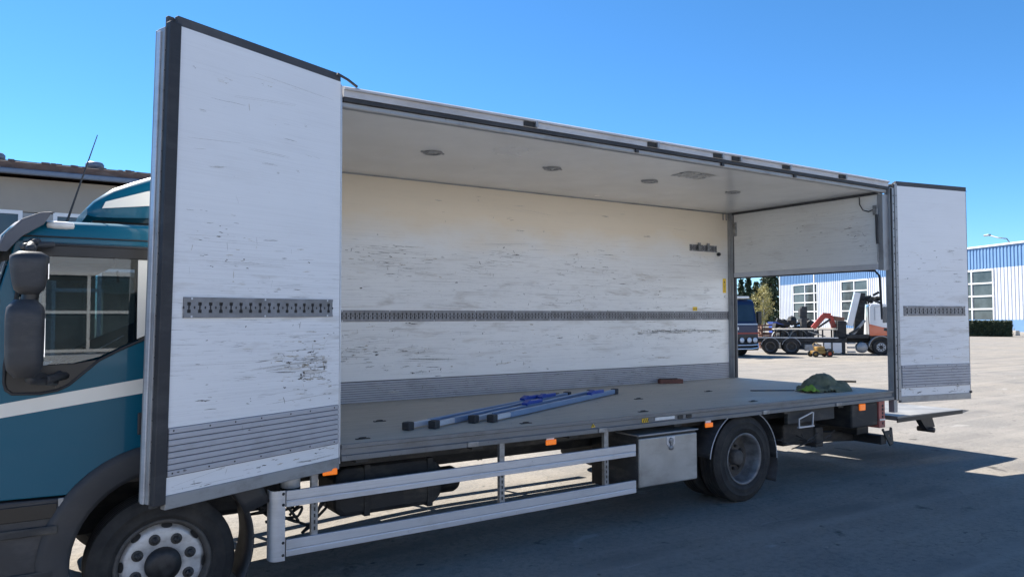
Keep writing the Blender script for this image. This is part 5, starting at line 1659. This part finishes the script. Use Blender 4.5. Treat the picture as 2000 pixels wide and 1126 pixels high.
arch('cab_wheel_arch', 'galv', 5.88, 0.40, 0.56, -1.18, -0.80, 0, 180, 0.06, 18, t)
MB().box(3.22, 4.05, -1.18, -0.6, 0.10, 0.62).build('side_locker', 'truck_white', t, 0.02)
MB().box(2.30, 3.10, -1.16, -0.7, 0.20, 0.52).build('side_locker', 'galv', t, 0.02)
MB().box(3.55, 3.62, -1.20, -1.181, 0.08, 0.80).build('support_leg', 'frame_dark', t)
MB().box(4.07, 4.22, -1.17, -0.5, 0.06, 0.80).build('support_leg', 'frame_dark', t, 0.02)
for z in (0.12, 0.34, 0.56):
    MB().box(4.32, 4.70, -1.16, -0.9, z, z+0.07).build('cab_step', 'galv', t, 0.01)
MB().lathe([(0, 0), (0.25, 0), (0.27, 0.03), (0.27, 0.50), (0.25, 0.53), (0, 0.53)], (5.0, -1.16, 0.38), 'y', 24).build('fuel_tank', 'alu_dirty', t)
MB().box(4.3, 5.35, -1.0, 1.0, 0.836, 1.02).build('crane_base_frame', 'frame_dark', t, 0.02)
MB().box(3.90, 4.32, -0.9, 0.9, 0.836, 1.72).build('crane_base', 'frame_dark', t, 0.04)
# crane: white slanting boom, dark column, red folded jib
MB().obox((4.50, -0.62, 1.48), (4.90, -0.62, 3.15), 0.30, 0.34, (0, 1, 0)).build('crane_boom', 'truck_white', t, 0.02)
MB().obox((4.98, -0.2, 1.02), (5.10, -0.2, 3.15), 0.46, 0.34, (0, 1, 0)).build('crane_column', 'frame_dark', t, 0.03)
MB().obox((4.62, -0.8, 1.02), (5.20, -0.8, 1.75), 0.14, 0.14, (0, 1, 0)).build('crane_cylinder', 'galv', t, 0.02)
MB().obox((4.45, -0.85, 1.05), (4.95, -0.85, 1.35), 0.12, 0.12, (0, 1, 0)).build('crane_cylinder', 'frame_grey', t, 0.02)
jib = MB().obox((2.78, -0.3, 1.33), (3.32, -0.3, 1.98), 0.26, 0.24, (0, 1, 0)).build('folded_jib', 'crane_red', t, 0.02)
MB().obox((3.26, -0.3, 2.0), (3.66, -0.3, 1.97), 0.28, 0.22, (0, 1, 0)).build('jib_knuckle', 'crane_red', jib, 0.02)
MB().obox((3.62, -0.3, 1.98), (3.80, -0.3, 1.36), 0.24, 0.26, (0, 1, 0)).build('jib_arm', 'crane_red', jib, 0.02)
MB().obox((3.76, -0.3, 1.86), (4.30, -0.3, 1.78), 0.22, 0.18, (0, 1, 0)).build('jib_link', 'rust', jib, 0.02)
MB().obox((3.0, -0.46, 1.36), (3.62, -0.46, 1.80), 0.10, 0.12, (0, 1, 0)).build('jib_ram', 'frame_dark', jib, 0.02)
rnd = random.Random(9)
gr = MB()
for k in range(16):
    x, z = 5.25+rnd.uniform(0, 0.75), 2.68+rnd.uniform(0, 0.28)
    gr.obox((x-rnd.uniform(0.05, 0.18), rnd.uniform(-0.5, 0.2), z), (x+rnd.uniform(0.05, 0.2), rnd.uniform(-0.5, 0.2), z+rnd.uniform(-0.12, 0.16)), 0.08, 0.08)
gr.tube(smooth_path([(5.2, -0.2, 2.70), (5.5, -0.3, 2.95), (5.8, -0.2, 2.78), (6.05, -0.1, 2.85)]), 0.05, 6)
gr.tube(smooth_path([(5.2, 0.0, 2.9), (5.4, -0.1, 2.62), (5.7, -0.2, 2.66)]), 0.04, 6)
gr.obox((5.70, -0.2, 3.02), (5.98, -0.2, 3.18), 0.12, 0.10, (0, 1, 0))
gr.build('rotator_and_hoses', 'frame_dark', t, 0.01, kind='stuff')
# cab
cp = [(5.36, 1.0), (5.36, 2.44), (5.44, 2.55), (6.55, 2.57), (6.75, 2.44), (7.02, 1.75), (7.06, 1.0)]
cb = MB().prism(cp, -1.17, 1.17).build('cab', 'truck_white', t, 0.03)
MB().prism([(5.96, 1.62), (5.96, 2.34), (6.01, 2.42), (6.48, 2.42), (6.82, 1.66)], -1.182, -1.1705).build('side_window', 'wind', cb, 0.004)
MB().prism([(5.345, 0.98), (5.345, 1.56), (5.95, 1.40), (7.07, 1.24), (7.07, 0.86), (6.48, 0.86), (6.30, 0.98)], -1.185, -1.1705).build('lower_side_panel', 'truck_orange', cb, 0.004)
MB().box(5.40, 7.06, -1.05, 1.05, 0.55, 0.999).build('cab_underside', 'frame_dark', cb, 0.03)
MB().tube([(5.60, -1.19, 1.75), (5.60, -1.19, 2.42), (5.96, -1.19, 2.45)], 0.012, 5).build('door_shut_line', 'siding', cb)
MB().box(6.62, 6.75, -1.42, -1.22, 1.75, 2.15).build('mirror', 'black', cb, 0.03)
MB().obox((6.0, -1.19, 1.30), (6.4, -1.19, 1.24), 0.012, 0.14).build('side_emblem', 'black', cb)

# ---- machinery heap standing behind the flatbed
rnd = random.Random(31)
p = yard(46, 46*(1552-1000)/1478.7)
t = thing('engine_heap', 'pile of black scrap machine parts behind the flatbed', 'scrap heap', tuple(p), math.atan2(R2.y, R2.x), world=False)
m = MB()
for k in range(46):
    x, y, z = rnd.uniform(-1.15, 1.0), rnd.uniform(-0.5, 0.5), rnd.uniform(0.2, 2.0)
    z *= 1-0.18*abs(x)
    r_ = rnd.uniform(0.14, 0.36)
    if rnd.random() < 0.5:
        m.lathe([(0, -r_), (r_*0.7, -r_*0.7), (r_, 0), (r_*0.7, r_*0.7), (0, r_)], (x, y, z), rnd.choice('xyz'), 9, smooth=False)
    else:
        m.obox((x-r_, y, z-r_*rnd.uniform(-1, 1)), (x+r_, y+r_*rnd.uniform(-1, 1), z), r_, r_*0.8)
m.box(-1.0, 1.0, -0.4, 0.4, 0.0, 1.2)
m.build('machine_parts', 'frame_dark', t, 0.02)
m = MB().obox((0.35, -0.3, 0.1), (0.42, -0.3, 2.55), 0.34, 0.30, (0, 1, 0))
m.obox((0.30, -0.3, 1.95), (0.34, -0.3, 2.42), 0.36, 0.36, (0, 1, 0))
tag(m.build('upright_casing', 'frame_grey', t, 0.02), 'tall grey casing standing up from the pile')
p = yard(52, 52*(1519-1000)/1478.7)
t = thing('blue_container', 'small blue skip container behind the flatbed lorry', 'container', tuple(p), math.atan2(R2.y, R2.x), world=False)
MB().prism([(-0.45, 0.1), (0.45, 0.1), (0.5, 1.55), (-0.5, 1.55)], -0.5, 0.5).build('container_body', 'bin_blue', t, 0.02)
MB().box(-0.54, 0.54, -0.54, 0.54, 1.50, 1.58).build('rim', 'bin_blue', t, 0.01)
m = MB()
for x in (-0.3, 0, 0.3):
    m.box(x-0.03, x+0.03, -0.55, -0.5, 0.2, 1.49)
m.build('ribs', 'bin_blue', t)
p = yard(47, 47*(1499-1000)/1478.7)
t = thing('rusty_frame_stack', 'stack of rusty red frames left of the flatbed lorry', 'scrap', tuple(p), math.atan2(R2.y, R2.x), world=False)
m = MB()
for k in range(9):
    z = 0.25+0.14*k
    m.obox((-0.6+rnd.uniform(-0.2, 0.1), rnd.uniform(-0.4, 0.4), z), (0.5+rnd.uniform(-0.1, 0.2), rnd.uniform(-0.4, 0.4), z+rnd.uniform(-0.1, 0.1)), 0.12, 0.10)
for x in (-0.5, 0.4):
    m.box(x, x+0.1, -0.3, 0.3, 0.0, 1.35)
m.build('frames', 'rust', t, 0.01)

# ---- yellow trolley with red wheel in front of the crane lorry
p = yard(36.6, 36.6*(1603-1000)/1478.7)
t = thing('yellow_trolley', 'small yellow machine trolley with red wheels before the crane lorry', 'trolley', tuple(p), math.atan2(R2.y, R2.x), world=False)
MB().box(-0.45, 0.50, -0.25, 0.25, 0.16, 0.30).build('chassis', 'cart_yellow', t, 0.02)
MB().box(-0.30, 0.10, -0.2, 0.2, 0.301, 0.50).build('engine_cover', 'cart_yellow', t, 0.04)
MB().box(0.12, 0.42, -0.2, 0.2, 0.301, 0.40).build('tool_tray', 'frame_grey', t, 0.02)
MB().tube([(-0.35, 0, 0.3), (-0.42, 0, 0.62), (-0.30, 0, 0.70), (0.0, 0, 0.52)], 0.02, 6).build('handle', 'cart_yellow', t)
for x, r_, mm in ((-0.42, 0.15, 'cart_yellow'), (0.25, 0.17, 'cart_red')):
    for y in (-0.31, 0.31):
        o = MB().lathe([(r_*0.55, -0.05), (r_*0.9, -0.055), (r_, -0.03), (r_, 0.03), (r_*0.9, 0.055), (r_*0.55, 0.05)], (x, y, r_), 'y', 18, closed=True).build('tyre', 'tyre', t)
        MB().lathe([(0, -0.04), (r_*0.56, -0.035), (r_*0.56, 0.035), (0, 0.04)], (x, y, r_), 'y', 16).build('wheel_centre', mm, t)

# ---- navy lorry facing the camera, mostly hidden by the cargo wall
p = yard(37.0, 37.0*(1437-1000)/1478.7)
fdir = Vector((-F2.x*0.93+R2.x*0.30, -F2.y*0.93+R2.y*0.30, 0)).normalized()
t = thing('navy_lorry', 'navy blue lorry with four round spot lamps behind the far post', 'truck', tuple(p), math.atan2(fdir.y, fdir.x), world=False)
# local x = forward (toward camera); front face at x=0
cp = [(-2.0, 0.75), (-2.0, 2.75), (-0.45, 2.80), (-0.28, 2.70), (0.0, 1.62), (0.06, 1.50), (0.08, 0.75)]
cb = MB().prism(cp, -1.22, 1.22).build('cab', 'truck_navy', t, 0.05)
def onfront(y0, y1, z0, z1, mat, name, d=0.02):
    def fx(z): return (-0.28+(0.28)*(2.70-z)/1.08) if z > 1.62 else (0.0+0.08*min(1, (1.62-z)/0.2))
    m = MB()
    n = 6
    rows = [[(fx(z)+d, y0, z), (fx(z)+d, y1, z)] for z in [z0+(z1-z0)*k/n for k in range(n+1)]]
    m.loft(rows, smooth=False)
    return m.build(name, mat, cb, solid=0.02)
onfront(-1.08, 1.08, 1.72, 2.52, 'wind', 'windscreen')
onfront(-1.20, 1.20, 1.54, 1.60, 'truck_white', 'white_line')
onfront(-1.20, 1.20, 1.10, 1.17, 'crane_red', 'red_line')
onfront(-0.05, 0.07, 1.30, 1.44, 'truck_white', 'front_emblem', 0.03)
onfront(-1.10, 1.10, 0.80, 1.06, 'black', 'grille')
MB().box(-1.6, 0.10, -1.22, 1.22, 0.30, 0.745).build('bumper', 'frame_dark', cb, 0.04)
for y in (-0.95, -0.62, 0.62, 0.95, -0.20, 0.20):
    MB().lathe([(0, 0.0), (0.09, 0.0), (0.13, 0.06), (0.12, 0.08), (0, 0.085)], (0.12, y, 0.80), 'x', 16).build('spot_lamp', 'headlamp', cb)
bb = MB().tube([(0.10, -1.15, 0.62), (0.28, -1.05, 0.42), (0.34, -0.6, 0.38), (0.34, 0.6, 0.38), (0.28, 1.05, 0.42), (0.10, 1.15, 0.62)], 0.045, 8)
bb.tube([(0.30, -1.0, 0.58), (0.34, -0.6, 0.56), (0.34, 0.6, 0.56), (0.30, 1.0, 0.58)], 0.035, 8)
bb.build('bull_bar', 'chrome', cb)
MB().box(-0.75, -0.30, -1.0, 1.0, 2.84, 2.95).build('roof_light_bar', 'truck_white', cb, 0.03)
MB().obox((-0.05, -1.2, 2.55), (0.35, -1.2, 2.45), 0.9, 0.05).build('sun_visor', 'black', cb, 0.02)
for y in (-1.42, 1.42):
    MB().box(-0.25, -0.05, y-0.12, y+0.12, 1.55, 2.2).build('mirror', 'black', cb, 0.05)
    wheel(-1.2, y*0.74, 0.5, 0.5, 0.30, True, out=(1 if y > 0 else -1), simple=True, parent=t)
MB().box(-7.5, -2.1, -1.2, 1.2, 0.75, 1.15).build('flat_body', 'frame_dark', t, 0.03)
for y in (-1.05, 1.05):
    wheel(-5.8, y, 0.5, 0.5, 0.30, False, out=(1 if y > 0 else -1), simple=True, parent=t)

# ---- loose grit on the yard near the lorry
rnd = random.Random(77)
gm = MB()
for k in range(2600):
    x, y = rnd.uniform(-8.5, 9), rnd.uniform(-3.6, 5)
    r_ = rnd.uniform(0.003, 0.008)*(2.0 if rnd.random() < 0.04 else 1)
    z = ground_z(x, y)
    a_ = rnd.uniform(0, PI)
    vs = []
    for i in range(5):
        b0 = a_+2*PI*i/5
        vs.append((x+r_*rnd.uniform(0.7, 1.3)*math.cos(b0), y+r_*rnd.uniform(0.7, 1.3)*math.sin(b0), z-0.001))
    vs.append((x, y, z+r_*rnd.uniform(0.5, 0.9)))
    gm.add(vs, [(i, (i+1) % 5, 5) for i in range(5)])
tag(gm.build('loose_grit', 'grit', None, kind='stuff'), 'small loose stones scattered over the yard', 'grit')

# tidy helper properties
for o in bpy.data.objects:
    if '_o' in o:
        del o['_o']
